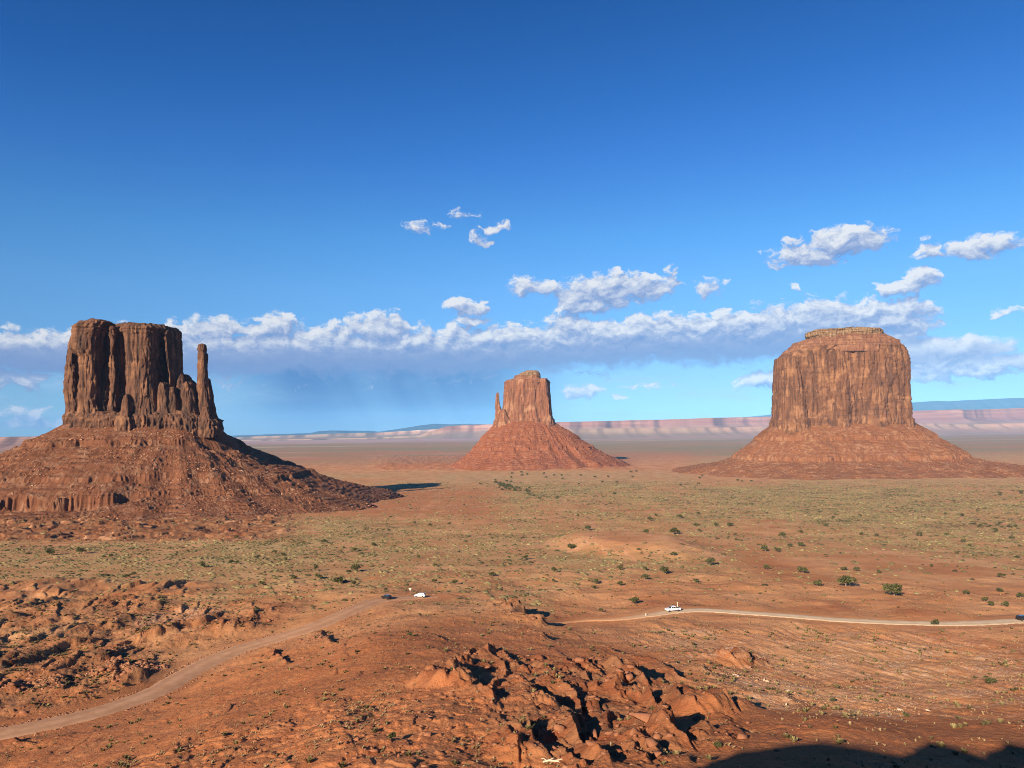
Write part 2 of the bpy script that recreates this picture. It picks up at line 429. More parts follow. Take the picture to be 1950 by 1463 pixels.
def region(pts, soft=6.0):               # soft polygon-ish mask: union of discs (px, py, radius m)
    m = np.zeros_like(Z)
    for px, py, rad in pts:
        c = hit_base(px, py)
        d = np.hypot(X - c[0], Y - c[1]) / rad
        m = np.maximum(m, 1 - sstep(d, 0.6, 1.15))
    return m.astype(np.float32)
crag_zone = region([(1000, 1175, 14), (980, 1270, 16), (1040, 1330, 16), (1120, 1300, 20), (1200, 1320, 20), (1130, 1380, 16), (1220, 1400, 14), (1060, 1420, 10), (880, 1300, 9), (1300, 1350, 12), (1400, 1250, 10), (1180, 1440, 10)])
bad_zone = region([(60, 1180, 60), (200, 1200, 55), (330, 1190, 45), (60, 1260, 35), (160, 1290, 30), (40, 1330, 25), (430, 1195, 18), (280, 1130, 35), (60, 1130, 45)])
hill_zone = region([(700, 1380, 30), (620, 1440, 22), (820, 1430, 22), (560, 1400, 20), (840, 1370, 20), (400, 1430, 18), (900, 1400, 16)])
right_zone = region([(1700, 1250, 50), (1550, 1280, 40), (1850, 1300, 50), (1450, 1330, 25), (1650, 1320, 35), (1350, 1220, 30)])
CRAG = np.maximum(CRAG, crag_zone * 0.6)
# broken ledges: beds that rise gently eastward and drop off sharply
def saw(u, sharp=.86):
    f = u - np.floor(u); return np.where(f < sharp, f / sharp, (1 - f) / (1 - sharp))
def ledges(ang, L, warp, seed, sharp=.88):
    c_, s_ = math.cos(ang), math.sin(ang)
    u = (X * c_ + Y * s_); v = (-X * s_ + Y * c_)
    w1 = fbm(u / (L * 2.2), v / (L * 4.0), 5, seed, .5) * warp
    amp_ = np.clip(.45 + 1.5 * n2d(u / (L * 1.3), v / (L * 1.7), seed + 9), 0, 1.3)
    return (saw(u / L + w1, sharp) * amp_).astype(np.float32)
Z += crag_zone * 2.6 * ledges(.22, 12, 1.3, 41, .92)
Z += crag_zone * 1.3 * ledges(.05, 5.2, 1.2, 42)
Z += crag_zone * .45 * ledges(.4, 2.2, 1.0, 43, .8)
Z += bad_zone * 1.9 * ledges(-.35, 21, 1.3, 44)
Z += bad_zone * .9 * ledges(.25, 8, 1.3, 45)
rid = fbm(X / 30, Y / 30, 4, 46, .42, 1)
Z += (bad_zone * 1.6 * rid).astype(np.float32)
Z += (1 - crag_zone) * near_w * .30 * ledges(.3, 9, 1.6, 48) * sstep(n2d(X / 28, Y / 28, 49), -.1, .3)
tb = fbm(X / 8, Y / 8, 4, 51) * 3.0; tq = np.floor(tb) + sstep(tb - np.floor(tb), 0.75, 1.0)
Z += (hill_zone * 0.28 * tq).astype(np.float32)
# right bowl: long low ribs of bedding
rb = fbm((X * .9 + Y * .35) / 5, (-X * .35 + Y * .9) / 22, 4, 53, .55, 2)
Z += (right_zone * 0.55 * rb).astype(np.float32)
# fine roughness everywhere near
Z += (near_w * (0.16 + 0.25 * CRAG + .16 * bad_zone) * fbm(X / 2.2, Y / 2.2, 4, 61, .55, 2)).astype(np.float32)
Z += (near_w * 0.30 * fbm(X / 8, Y / 8, 3, 62)).astype(np.float32)
# apron of humps and low benches in front of the left butte and of the middle butte
def px_region(x0, x1, y0, y1, s=25):
    xs = 975 + F * X / np.maximum(Y, 1)
    hor = 822 - (xs - 975) * math.tan(ROLL)
    ys = hor - F * Z / np.maximum(Y, 1)
    return (sstep(xs, x0 - s, x0 + s) * (1 - sstep(xs, x1 - s, x1 + s)) * sstep(ys, y0 - 6, y0 + 6) * (1 - sstep(ys, y1 - 6, y1 + 6)) * (Y > 300)).astype(np.float32)
XS = 975 + F * X / np.maximum(Y, 1); YS = (822 - (XS - 975) * math.tan(ROLL)) - F * Z / np.maximum(Y, 1)
XS = np.where(Y > 1, XS, -1e5); YS = np.where(Y > 1, YS, 1e5)
def bx(x0, x1, y0, y1, sx=25, sy=6):
    return (sstep(XS, x0 - sx, x0 + sx) * (1 - sstep(XS, x1 - sx, x1 + sx)) * sstep(YS, y0 - sy, y0 + sy) * (1 - sstep(YS, y1 - sy, y1 + sy))).astype(np.float32)
apron = bx(-300, 560, 955, 1028, 60)
hum = fbm(X / 26, Y / 26, 4, 71, .5, 1)
Z += apron * (2.6 * hum + 1.6 * np.floor(2.5 * fbm(X / 40, Y / 60, 3, 72))).astype(np.float32)
mapr = bx(720, 1190, 868, 896, 30, 4)
Z += mapr * (5 * fbm(X / 60, Y / 60, 4, 73, .5, 1) + 4).astype(np.float32)
# pale low mound in the middle of the plain
mc = hit_base(1190, 1040)
mx = (X - mc[0]) * .96 + (Y - mc[1]) * .28; my = -(X - mc[0]) * .28 + (Y - mc[1]) * .96
md = np.sqrt((mx / 48) ** 2 + (my / 95) ** 2) + .08 * fbm(X / 18, Y / 18, 3, 77)
mound = (1 - sstep(md, 0.45, 1.15)).astype(np.float32)
Z += mound * 7.0
# road bed
ROADS = [[(-40, 1404), (60, 1385), (160, 1362), (240, 1338), (300, 1315), (350, 1285), (400, 1258), (450, 1237), (520, 1217), (600, 1192), (660, 1166), (710, 1145), (745, 1139), (790, 1137.5), (835, 1137)],
         [(1040, 1186), (1110, 1182), (1180, 1178), (1240, 1170), (1290, 1163), (1340, 1161), (1400, 1165), (1500, 1172), (1600, 1180), (1700, 1185), (1800, 1187), (1880, 1185), (2020, 1178)]]
RP = [np.array([hit_base(*p) for p in rd]) for rd in ROADS]
def smooth_line(P_, n=140):
    s_ = np.concatenate([[0], np.cumsum(np.hypot(*np.diff(P_, axis=0).T))]); q = np.linspace(0, s_[-1], n)
    p = np.stack([np.interp(q, s_, P_[:, 0]), np.interp(q, s_, P_[:, 1])], 1)
    for _ in range(12):
        p[1:-1] = p[1:-1] * .5 + (p[:-2] + p[2:]) * .25
    return p
RP = [smooth_line(p) for p in RP]
RW = [4.6, 3.4]
roadmask = np.zeros_like(Z)
def road_height(p): return base_z(p[:, 0], p[:, 1])
RZ = []
for p, w_ in zip(RP, RW):
    z = road_height(p); z = np.convolve(np.pad(z, 8, mode='edge'), np.ones(17) / 17, 'valid'); RZ.append(z)
    ix = box_idx(p, 24)
    xx, yy = X[ix], Y[ix]
    d2 = np.full(xx.shape, 1e9); zz = np.zeros(xx.shape)
    for a, za in zip(p, z):
        d = (xx - a[0]) ** 2 + (yy - a[1]) ** 2; m = d < d2
        d2 = np.where(m, d, d2); zz = np.where(m, za, zz)
    d = np.sqrt(d2); m = 1 - sstep(d, w_ + 1.2, w_ + 9)
    Z[ix] = Z[ix] * (1 - m) + (zz - 0.25) * m
    roadmask[ix] = np.maximum(roadmask[ix], 1 - sstep(d, w_ - .5, w_ + 5.5))
# unseen ground rise added in the hotel's place, shaped to cast its lower-right shadow
SHAD = [(1230, 1490), (1345, 1466), (1400, 1432), (1470, 1424), (1560, 1413), (1640, 1424), (1722, 1438), (1770, 1411), (1825, 1424), (1868, 1438), (1912, 1414), (1950, 1420), (2050, 1440)]
YC = -14.0
cast = []
for p in SHAD:
    q = hit_base(*p); z = float(base_z(q[0], q[1]))
    L = (q[1] - YC) / sh[1]
    cast.append((q[0] - sh[0] * L, z - sh[2] * L))
cast = np.array(cast)
o_ = np.argsort(cast[:, 0])
prof = np.interp(X, cast[o_, 0], cast[o_, 1], left=cast[o_, 1][0] - 0, right=cast[o_, 1][-1])
wing = np.exp(-np.maximum(0, cast[:, 0].min() - X) / 4.0) * np.exp(-np.maximum(0, X - cast[:, 0].max()) / 6.0)
rim = sstep(YC + 1.2 - Y, 0, 1.0) * (1 - sstep(YC - 20 - Y, 0, 12))  # extent of the added shadow-casting rise, not a natural edge
Z = np.where(Y < YC + 1.2, -1.7 + (prof + 1.7) * rim * wing, Z)
Z = np.where((Y < 0) & (RRr > 90), -1.7 + 0.5 * fbm(X / 40, Y / 40, 3, 5) + 0 * Z, Z)
sidew = sstep(np.abs(np.degrees(np.where(THr > np.pi, THr - 2 * np.pi, THr))), 60, 110) * sstep(RRr, 2, 12)
Z = np.where(Y >= YC + 1.2, Z * (1 - sidew) + (-1.9) * sidew, Z).astype(np.float32)
print('caster', cast.round(1).tolist())

LOGR = np.log(rr)
def gz(x, y):                            # height of the finished terrain
    x = np.atleast_1d(x); y = np.atleast_1d(y)
    t = np.arctan2(x, y); r = np.hypot(x, y)
    u = (np.degrees(t) + FINE) / (2 * FINE) * (NF - 1); v = np.interp(r, rr, np.arange(len(rr)))
    i = np.clip(u.astype(int), 0, NF - 2); j = np.clip(v.astype(int), 0, len(rr) - 2)
    fu = np.clip(u - i, 0, 1); fv = v - j
    return (Z[j, i] * (1 - fu) + Z[j, i + 1] * fu) * (1 - fv) + (Z[j + 1, i] * (1 - fu) + Z[j + 1, i + 1] * fu) * fv
def hit(px, py):                         # where a pixel's ray meets the finished terrain
    r = ray(px, py); t = np.geomspace(62, 60000, 6000)
    x = r[0] / r[1] * t; z = r[2] / r[1] * t
    k = np.argmax(gz(x, t) >= z)
    return np.array([x[k], t[k], z[k]])

# ground cover masks: R scrub, G pale rock, B deep red, A unused
nearfoot0 = 1 - sstep(RRr, 200, 300)
big = fbm(X / 260, Y / 420, 4, 81); mid = fbm(X / 45, Y / 75, 4, 82)
veg = sstep(RRr, 300, 520) * np.clip(0.62 + .9 * big + .5 * mid, 0, 1)
veg = np.maximum(veg, sstep(RRr, 230, 400) * np.clip(.35 + .7 * mid, 0, .6) * (XS < 1050))
veg *= 1 - .85 * bx(1130, 1960, 1100, 1190, 60, 14)
veg *= 1 - .8 * bx(1380, 1500, 985, 1020, 40, 8)
veg *= 1 - .8 * bx(1420, 1700, 1055, 1080, 40, 8)
veg *= 1 - .85 * apron
veg *= 1 - .9 * mound
veg *= 1 - .8 * bx(560, 960, 925, 985, 60, 10)
veg *= 1 - .9 * bx(500, 1320, 862, 897, 30, 4)
veg *= 1 - .8 * bx(1330, 1480, 885, 925, 30, 6)
veg = np.maximum(veg, .95 * bx(880, 1950, 897, 922, 60, 5) * (1 - .6 * bx(1200, 1500, 900, 935, 80, 6)))
veg = np.maximum(veg, .9 * bx(1300, 1800, 925, 968, 80, 8))
veg = np.maximum(veg, .65 * bx(200, 1950, 846, 862, 30, 3) * (XS < 1450))
veg = np.maximum(veg, .5 * bx(1700, 2000, 850, 885, 30, 6))
veg *= 1 - .9 * bad_zone * (mid > -.1)
veg *= (1 - roadmask)
pale = np.clip(right_zone * (0.25 + 1.1 * fbm(X / 12, Y / 6, 4, 85)), 0, 1)
for px, py, ra in ((1690, 1265, 8), (1730, 1282, 8), (1750, 1240, 9), (1640, 1350, 5), (1680, 1355, 5), (1600, 1355, 4), (1880, 1275, 8), (1430, 1300, 6)):
    c = hit_base(px, py); pale = np.maximum(pale, (1 - sstep(np.hypot(X - c[0], (Y - c[1]) / 1.5), ra * .3, ra * 1.2)) * np.clip(.55 + 1.3 * fbm(X / 2.2, Y / 2.2, 3, 86), 0, 1))
pale = np.maximum(pale, .18 * mound)
pale = np.maximum(pale, .5 * region([(330, 1190, 14), (350, 1175, 18), (300, 1180, 10)]))
red = np.clip(0.35 + 0.9 * fbm(X / 40, Y / 40, 4, 87) + .3 * crag_zone + .35 * apron + .6 * mapr, 0, 1)
red = np.maximum(red, .9 * nearfoot0 * (1 - right_zone))
red = np.maximum(red, .75 * bx(560, 960, 925, 985, 60, 10) + 0)
cr4 = np.clip(np.maximum(crag_zone, CRAG) * (.75 + .6 * fbm(X / 12, Y / 12, 3, 88)) + .85 * apron + .7 * bad_zone * np.clip(.6 + fbm(X / 14, Y / 14, 3, 89), 0, 1), 0, 1)
attr = np.stack([veg, pale, red, cr4], -1).reshape(-1, 4)

def rock_mat(name, base, dark, pale_c, streak=0.6, scale=1.0, bump=0.6, strata=0.35):
    m = bpy.data.materials.new(name); m.use_nodes = True
    t = m.node_tree; t.nodes.clear(); N = NT(t)
    tc = t.nodes.new('ShaderNodeNewGeometry').outputs['Position']
    vs = N.v('MULTIPLY', tc, (1 / scale, 1 / scale, .12 / scale))
    str_ = N.noise(vs, 0.13, 6, 0.62)
    hz = N.noise(N.v('MULTIPLY', tc, (.02 / scale, .02 / scale, 1 / scale)), 0.3, 4, 0.6)
    blot = N.noise(tc, 0.045 / scale, 5, 0.6)
    fine = N.noise(tc, 0.9 / scale, 4, 0.6)
    c = N.mix(N.ss(str_, 0.46, 0.62), base, dark)
    c = N.mix(streak, base, c)
    c = N.mix(N.m('MULTIPLY', N.ss(blot, 0.47, 0.6), N.ss(str_, .6, .4)), c, pale_c)
    c = N.mix(N.m('MULTIPLY', N.ss(hz, 0.52, 0.66), strata), c, dark)
    c = N.mix(1.0, c, N.mix(fine, (0.82, 0.82, 0.82), (1.18, 1.16, 1.14)), 'MULTIPLY')
    b = t.nodes.new('ShaderNodeBsdfPrincipled'); b.inputs['Roughness'].default_value = 0.95; b.inputs['Specular IOR Level'].default_value = 0.1
    N.l.new(c, b.inputs['Base Color'])
    bp = t.nodes.new('ShaderNodeBump'); bp.inputs['Strength'].default_value = bump; bp.inputs['Distance'].default_value = 1.2 * scale
    N.l.new(N.m('ADD', N.m('MULTIPLY', fine, .5), N.noise(N.v('MULTIPLY', tc, (1, 1, .25)), 0.35 / scale, 5, .65)), bp.inputs['Height'])
    N.l.new(bp.outputs[0], b.inputs['Normal'])
    o = t.nodes.new('ShaderNodeOutputMaterial'); N.l.new(b.outputs[0], o.inputs[0])
    return m

def ground_mat():
    m = bpy.data.materials.new('desert_ground'); m.use_nodes = True
    t = m.node_tree; t.nodes.clear(); N = NT(t)
    pos = t.nodes.new('ShaderNodeNewGeometry').outputs['Position']
    a = t.nodes.new('ShaderNodeAttribute'); a.attribute_name = 'cover'
    vg, pl, rd = N.sep(a.outputs['Vector'])
    n_big = N.noise(pos, 0.03, 5, 0.6); n_mid = N.noise(pos, 0.25, 5, 0.62); n_f = N.noise(pos, 1.6, 4, 0.65)
    flat = N.v('MULTIPLY', pos, (1, 1, 0))
    far_n = N.noise(N.v('MULTIPLY', flat, (.5, 1.0, 0)), 0.0011, 6, 0.6)
    sand = N.mix(N.ss(n_big, .35, .65), (0.60, 0.275, 0.112), (0.70, 0.35, 0.16))
    redc = N.mix(N.ss(n_mid, .3, .7), (0.36, 0.108, 0.038), (0.48, 0.168, 0.064))
    c = N.mix(N.m('MULTIPLY', rd, N.ss(n_mid, .2, .75, .55, 1.15)), sand, redc)
    lay = N.noise(N.v('MULTIPLY', pos, (.1, .1, 2.2)), 0.5, 4, .6)
    c = N.mix(N.m('MULTIPLY', N.ss(lay, .5, .68), .35), c, (0.30, 0.10, 0.05))
    c = N.mix(N.m('MULTIPLY', a.outputs['Alpha'], N.ss(n_mid, .25, .6, .7, 1.0)), c, N.mix(N.ss(N.noise(pos, .12, 4, .6), .4, .6), (0.22, 0.068, 0.030), (0.27, 0.130, 0.064)))
    pm = N.m('MULTIPLY', pl, N.ss(N.noise(pos, 0.8, 5, .7), .42, .62))
    c = N.mix(N.m('MULTIPLY', pm, .85), c, (0.74, 0.52, 0.34))
    c = N.mix(N.m('MULTIPLY', N.ss(N.noise(pos, 2.3, 3, .6), .6, .72), .2), c, (0.66, 0.42, 0.25))
    # scrub: clumps when close, a tint when far
    clump = N.noise(flat, 0.42, 4, .7)
    clump2 = N.noise(flat, 0.05, 4, .6)
    vgc = N.mix(N.ss(clump2, .4, .6), (0.34, 0.235, 0.10), (0.55, 0.41, 0.19))
    wsh = N.m('ABSOLUTE', N.m('SUBTRACT', N.noise(N.v('MULTIPLY', flat, (1, .7, 0)), .0085, 5, .55), .5))
    c = N.mix(N.m('MULTIPLY', N.m('MULTIPLY', N.ss(wsh, .012, .003), N.ss(N.sep(pos)[1], 380, 480)), .6), c, (0.66, 0.36, 0.19))
    vg = N.m('MULTIPLY', vg, N.ss(wsh, .004, .02))
    vm = N.m('MULTIPLY', vg, N.ss(clump, .40, .56, .35, 1.0))
    c = N.mix(N.m('MULTIPLY', vm, .85), c, vgc)
    # distant flats: bands of red, pale and grey-green country
    px_, py_, pz_ = N.sep(pos)
    fm = N.ss(py_, 2600, 4200)
    fc = N.mix(N.ss(far_n, .38, .62), (0.48, 0.20, 0.10), (0.33, 0.215, 0.11))
    fc = N.mix(N.ss(N.noise(N.v('MULTIPLY', flat, (.35, 1.4, 0)), 0.0006, 5, .6), .55, .68), fc, (0.62, 0.42, 0.28))
    fc = N.mix(N.m('MULTIPLY', vg, .75), fc, (0.26, 0.225, 0.11))
    c = N.mix(fm, c, fc)
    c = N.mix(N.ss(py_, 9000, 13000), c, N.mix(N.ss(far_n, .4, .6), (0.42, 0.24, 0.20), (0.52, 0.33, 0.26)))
    c = N.mix(1.0, c, N.mix(n_f, (0.66, 0.66, 0.66), (0.98, 0.98, 0.98)), 'MULTIPLY')
    b = t.nodes.new('ShaderNodeBsdfPrincipled'); b.inputs['Roughness'].default_value = 0.97; b.inputs['Specular IOR Level'].default_value = 0.08
    N.l.new(c, b.inputs['Base Color'])
    bp = t.nodes.new('ShaderNodeBump'); bp.inputs['Strength'].default_value = .55; bp.inputs['Distance'].default_value = .5
    N.l.new(N.m('ADD', N.noise(pos, 3.0, 5, .65), N.m('MULTIPLY', n_mid, 1.5)), bp.inputs['Height'])
    N.l.new(bp.outputs[0], b.inputs['Normal'])
    o = t.nodes.new('ShaderNodeOutputMaterial'); N.l.new(b.outputs[0], o.inputs[0])
    return m
M_GROUND = ground_mat()
Vg = np.stack([X, Y, Z], -1).reshape(-1, 3)
Fg = grid_faces(len(rr), len(th), closed=True)
g = link_mesh('ground', Vg, Fg, M_GROUND, attrs={'cover': attr})
tag(g, 'rolling red desert floor with scrub and bare rock', kind='structure')

# road ribbons just above their beds
def road_mat(name, ca, cb):
    m = bpy.data.materials.new(name); m.use_nodes = True
    t = m.node_tree; N = NT(t); b = t.nodes['Principled BSDF']
    pos = t.nodes.new('ShaderNodeNewGeometry').outputs['Position']
    c = N.mix(N.ss(N.noise(pos, .35, 5, .65), .3, .7), ca, cb)
    la = t.nodes.new('ShaderNodeAttribute'); la.attribute_name = 'lane'
    lx = N.m('ADD', N.sep(la.outputs['Vector'])[0], N.m('MULTIPLY_ADD', N.noise(pos, .06, 3, .5), .16, -.08))
    rut = N.m('PINGPONG', N.m('MULTIPLY', lx, 4.0), 1.0)
    c = N.mix(N.m('MULTIPLY', N.ss(rut, .25, .75), .30), c, tuple(v * .62 for v in ca))
    if ca[0] > .5:
        c = N.mix(N.ss(N.sep(pos)[0], 70, 20), c, (.50, .24, .11))
    N.l.new(c, b.inputs['Base Color']); b.inputs['Roughness'].default_value = .97; b.inputs['Specular IOR Level'].default_value = .05
    bp = t.nodes.new('ShaderNodeBump'); bp.inputs['Strength'].default_value = .3; bp.inputs['Distance'].default_value = .15
    N.l.new(N.noise(pos, 2.5, 4, .6), bp.inputs['Height']); N.l.new(bp.outputs[0], b.inputs['Normal'])
    return m
for i, (p, z, w_) in enumerate(zip(RP, RZ, RW)):
    if i == 0: w_ = w_ * np.interp(np.arange(len(p)), [0, 128, 139], [1, 1, .15])
    if i == 1: w_ = w_ * np.interp(np.arange(len(p)), [0, 20, 40, 139], [.25, .6, .95, 1.0])
    d = np.gradient(p, axis=0); nrm = np.stack([d[:, 1], -d[:, 0]], 1); nrm /= np.linalg.norm(nrm, axis=1)[:, None]
    cols = np.linspace(-1, 1, 9); V = []
    for k, c_ in enumerate(cols):
        wob_ = w_ * (1 + .10 * n2d(np.arange(len(p)) / 6.0, np.full(len(p), k * .1), 90))
        q = p + nrm * (c_ * wob_)[:, None]
        if k in (0, 8): q = q + nrm * (c_ * 1.1 * n2d(np.arange(len(p)) / 1.3, np.full(len(p), k * 3.1 + i), 91))[:, None]
        V.append(np.column_stack([q, z - 0.02 - .30 * abs(c_) ** 6 + .03 * math.cos(c_ * 9)]))
    V = np.stack(V, 1).reshape(-1, 3)
    ln_ = np.tile(np.repeat(cols[:, None], 3, 1)[None], (len(p), 1, 1)).reshape(-1, 3) * .5 + .5
    o = link_mesh('dirt_road', V, grid_faces(len(p), 9), road_mat('road_dirt', *(((.42, .215, .115), (.52, .29, .165)) if i == 0 else ((.52, .37, .23), (.62, .46, .30)))), attrs={'lane': ln_}, smooth=True)
    tag(o, ('graded dirt road climbing past the badlands' if i == 0 else 'pale dirt road crossing the sandy flat by the white pickup'), kind='structure')

# ------------------------------------------------------------------ buttes
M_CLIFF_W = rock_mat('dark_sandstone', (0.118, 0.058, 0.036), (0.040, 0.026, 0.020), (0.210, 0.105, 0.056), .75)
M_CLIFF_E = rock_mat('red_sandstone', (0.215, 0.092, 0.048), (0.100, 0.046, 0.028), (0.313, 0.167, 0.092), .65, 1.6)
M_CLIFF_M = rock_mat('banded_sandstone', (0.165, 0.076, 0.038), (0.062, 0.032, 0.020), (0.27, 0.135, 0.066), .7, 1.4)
M_CAP = rock_mat('pale_caprock', (0.230, 0.145, 0.078), (0.100, 0.058, 0.034), (0.30, 0.205, 0.118), .6, .8, .8, .5)
M_LEDGE = rock_mat('banded_shale', (0.204, 0.093, 0.051), (0.092, 0.046, 0.030), (0.276, 0.144, 0.078), .4, .8, .8, .7)
M_TALUS_W = rock_mat('talus_dark', (0.155, 0.062, 0.031), (0.074, 0.031, 0.018), (0.205, 0.108, 0.064), .5, .7, .9, .3)
M_TALUS_E = rock_mat('talus_red', (0.225, 0.076, 0.033), (0.145, 0.050, 0.024), (0.27, 0.115, 0.058), .5, 1.2, .9, .3)
M_TALUS_M = rock_mat('talus_orange', (0.215, 0.087, 0.037), (0.125, 0.048, 0.022), (0.28, 0.145, 0.075), .5, 1.1, .9, .3)

_H = np.random.RandomState(99).rand(65536).astype(np.float32)
def _hs(i, j, k): return _H[(i * 7919 + j * 104729 + k * 15731) & 65535]
def slabs(s_, z, L, Wd, Hd, seed):       # flat-faced joint blocks: a random step back per cell
    n = max(3, int(round(L / Wd))); u = s_ / L * n; v = z / Hd
    best = np.full(u.shape, 1e9, np.float32); val = np.zeros(u.shape, np.float32)
    iu = np.floor(u).astype(int); iv = np.floor(v).astype(int)
    for a in (-1, 0, 1):
        for b in (-1, 0, 1):
            ci = (iu + a) % n; cj = iv + b
            fu = iu + a + .5 + .8 * (_hs(ci, cj, seed) - .5); fv = iv + b + .5 + .9 * (_hs(ci, cj, seed + 50) - .5)
            d = np.maximum(np.abs(u - fu) * 1.25, np.abs(v - fv)) + .25 * (np.abs(u - fu) + np.abs(v - fv)); m = d < best
            best = np.where(m, d, best); val = np.where(m, _hs(ci, cj, seed + 77), val)
    return val

def block(D, sil, dy, hd, amp=2.0, seed=0, step=1.3, n=3.6, base_y=None, flute=9.0, bury=14.0, strata=0.0, top_rough=1.5, foot=0.0, rb=False):
    """one buttress: its outline at each height comes from left and right edges; depth is real"""
    sil = sorted(sil, key=lambda q: q[0])
    ys = np.array([q[0] for q in sil], float)
    sa_, sb_ = (.62, .62) if sil[0][1] > 975 else ((-.55, .55) if sil[0][2] < 930 else (0, 0))
    if rb: sb_ = 0.1
    Pl = np.array([at(q[1], q[0], D + dy + hd * sa_) for q in sil]); Pr = np.array([at(q[2], q[0], D + dy - hd * sb_) for q in sil])
    zt = (Pl[:, 2] + Pr[:, 2]) / 2
    ztop, zbot = zt[0], zt[-1]
    nz = max(8, int((ztop - zbot + bury) / step))
    z = np.linspace(zbot - bury, ztop, nz)
    o_ = np.argsort(zt)
    xl = np.interp(z, zt[o_], Pl[o_, 0]); xr = np.interp(z, zt[o_], Pr[o_, 0])
    wmax = (xr - xl).max()
    k = max(24, int((2 * wmax + 4 * hd) / step))
    ph = np.linspace(0, 2 * np.pi, k, endpoint=False) + 0.01
    cx = np.sign(np.cos(ph)) * np.abs(np.cos(ph)) ** (2 / n); sy = np.sign(np.sin(ph)) * np.abs(np.sin(ph)) ** (2 / n)
    cx /= np.abs(cx).max(); sy /= np.abs(sy).max()
    # even spacing round the outline
    px_ = cx * wmax / 2; py_ = sy * hd
    dd = np.hypot(np.diff(px_, append=px_[0]), np.diff(py_, append=py_[0])); s_ = np.concatenate([[0], np.cumsum(dd)])
    q = np.linspace(0, s_[-1], k, endpoint=False)
    cx = np.interp(q, s_, np.append(cx, cx[0])); sy = np.interp(q, s_, np.append(sy, sy[0]))
    wz = (xr - xl) / 2; mz = (xr + xl) / 2
    shrink = np.clip(.55 + .45 * wz / (wmax / 2), 0, 1)
    GX = mz[:, None] + wz[:, None] * cx; GY = (D + dy) + (hd * shrink)[:, None] * sy; GZ = np.repeat(z[:, None], k, 1)
    nx = cx / max(wmax / 2, .1); ny = sy / hd; nl = np.hypot(nx, ny) + 1e-6; nx = nx / nl; ny = ny / nl
    hgt = (z - zbot)[:, None]
    d = np.zeros_like(GX)
    w_ = n3d(GX / 30, GY / 30, GZ / 40, seed + 9) * 4
    SA = np.repeat(q[None], nz, 0) + 1.6 * n3d(GX / 9, GY / 9, GZ / 20, seed + 31) + .5 * n3d(GX / 2.5, GY / 2.5, GZ / 5, seed + 32)
    ZA = GZ + 3 * n3d(GX / 12, GY / 12, GZ / 30, seed + 33) + 1000
    d += amp * 1.25 * (slabs(SA, ZA, s_[-1], flute * 1.1, flute * 6.5, seed) - .5)
    d += amp * .7 * (slabs(SA, ZA, s_[-1], flute * .5, flute * 2.6, seed + 5) - .5)
    d += amp * .3 * (slabs(SA, ZA, s_[-1], flute * .25, flute * .8, seed + 9) - .5)
    f1 = 1 - 2.4 * np.abs(n3d((GX + w_) / flute, (GY + w_) / flute, GZ / (flute * 7), seed + 1)); d -= amp * .75 * np.clip(f1, -.3, 1) ** 2
    d += amp * .5 * n3d(GX / (flute * 2.3), GY / (flute * 2.3), GZ / (flute * 4), seed + 2)
    f2 = n3d(GX / (flute * .45), GY / (flute * .45), GZ / (flute * 1.6), seed + 3); d += amp * .28 * np.round(f2 * 3) / 1.6
    blk = n3d(GX / 14, GY / 14, GZ / 9, seed + 4); d += amp * .30 * sstep(blk, .05, .12)
    d += amp * .12 * n3d(GX / 1.8, GY / 1.8, GZ / 2.5, seed + 5)
    # organ-pipe zone at the foot
    H = ztop - zbot
    if foot > 0:
        fz = 1 - sstep(hgt + 3 * n3d(GX / 9, GY / 9, GZ * 0, seed + 6), foot * .8, foot)
        d += fz * (1.8 + 2.8 * np.abs(n3d(GX / 3.2, GY / 3.2, GZ / 16, seed + 7)) * 2)
    # thin beds near the top
    tz = sstep(hgt, H - 18, H - 10) if strata > 0 else 0
    if strata > 0:
        bed = n3d(GZ * 0 + 3.3, GX / 60, GZ / 2.2, seed + 8); d += tz * strata * np.sign(bed) * np.minimum(1, np.abs(bed) * 5)
    d -= amp * .45
    lim = .75 * wz[:, None]
    d = np.clip(d, -lim, lim)
    VX = GX + nx * d; VY = GY + ny * d
    VZ = GZ + 0.0
    # rough, gently domed top
    tops = []
    cxm, cym = mz[-1], D + dy
    rim_r = top_rough * n3d(VX[-1] / 7, VY[-1] / 7, VX[-1] * 0, seed + 11)
    VZ[-3:] += rim_r * np.array([.3, .65, 1])[:, None]
    for q in (.94, .85, .72, .55, .35, .12):
        tx = cxm + (VX[-1] - cxm) * q; ty = cym + (VY[-1] - cym) * q
        tops.append(np.stack([tx, ty, VZ[-1] * q + (ztop + 1.0) * (1 - q) + top_rough * .8 * n3d(tx / 6, ty / 6, tx * 0, seed + 12) * min(1, (1 - q) * 6)], -1))
    V = np.concatenate([np.stack([VX, VY, VZ], -1)] + [t_[None] for t_ in tops], 0)
    nr = V.shape[0]
    Fq = grid_faces(nr, k, closed=True)
    V = V.reshape(-1, 3); c = V[-k:].mean(0); V = np.vstack([V, c[None]])
    a = (nr - 1) * k + np.arange(k); cap = np.stack([a, (nr - 1) * k + (np.arange(k) + 1) % k, np.full(k, len(V) - 1), np.full(k, len(V) - 1)], -1)
    return V, Fq, cap[:, :3]

def merge(parts):
    Vs, Fs, off = [], [], 0
    for V, Fq, cap in parts:
        Vs.append(V); Fs.append(Fq + off)
        # close the crown with quads that collapse to its middle vertex
        n_ = len(cap) // 2 * 2
        c4 = np.stack([cap[0:n_:2, 0], cap[0:n_:2, 1], cap[1:n_:2, 1], cap[0:n_:2, 2]], -1) + off
        Fs.append(c4); off += len(V)
    return np.vstack(Vs), np.vstack(Fs)

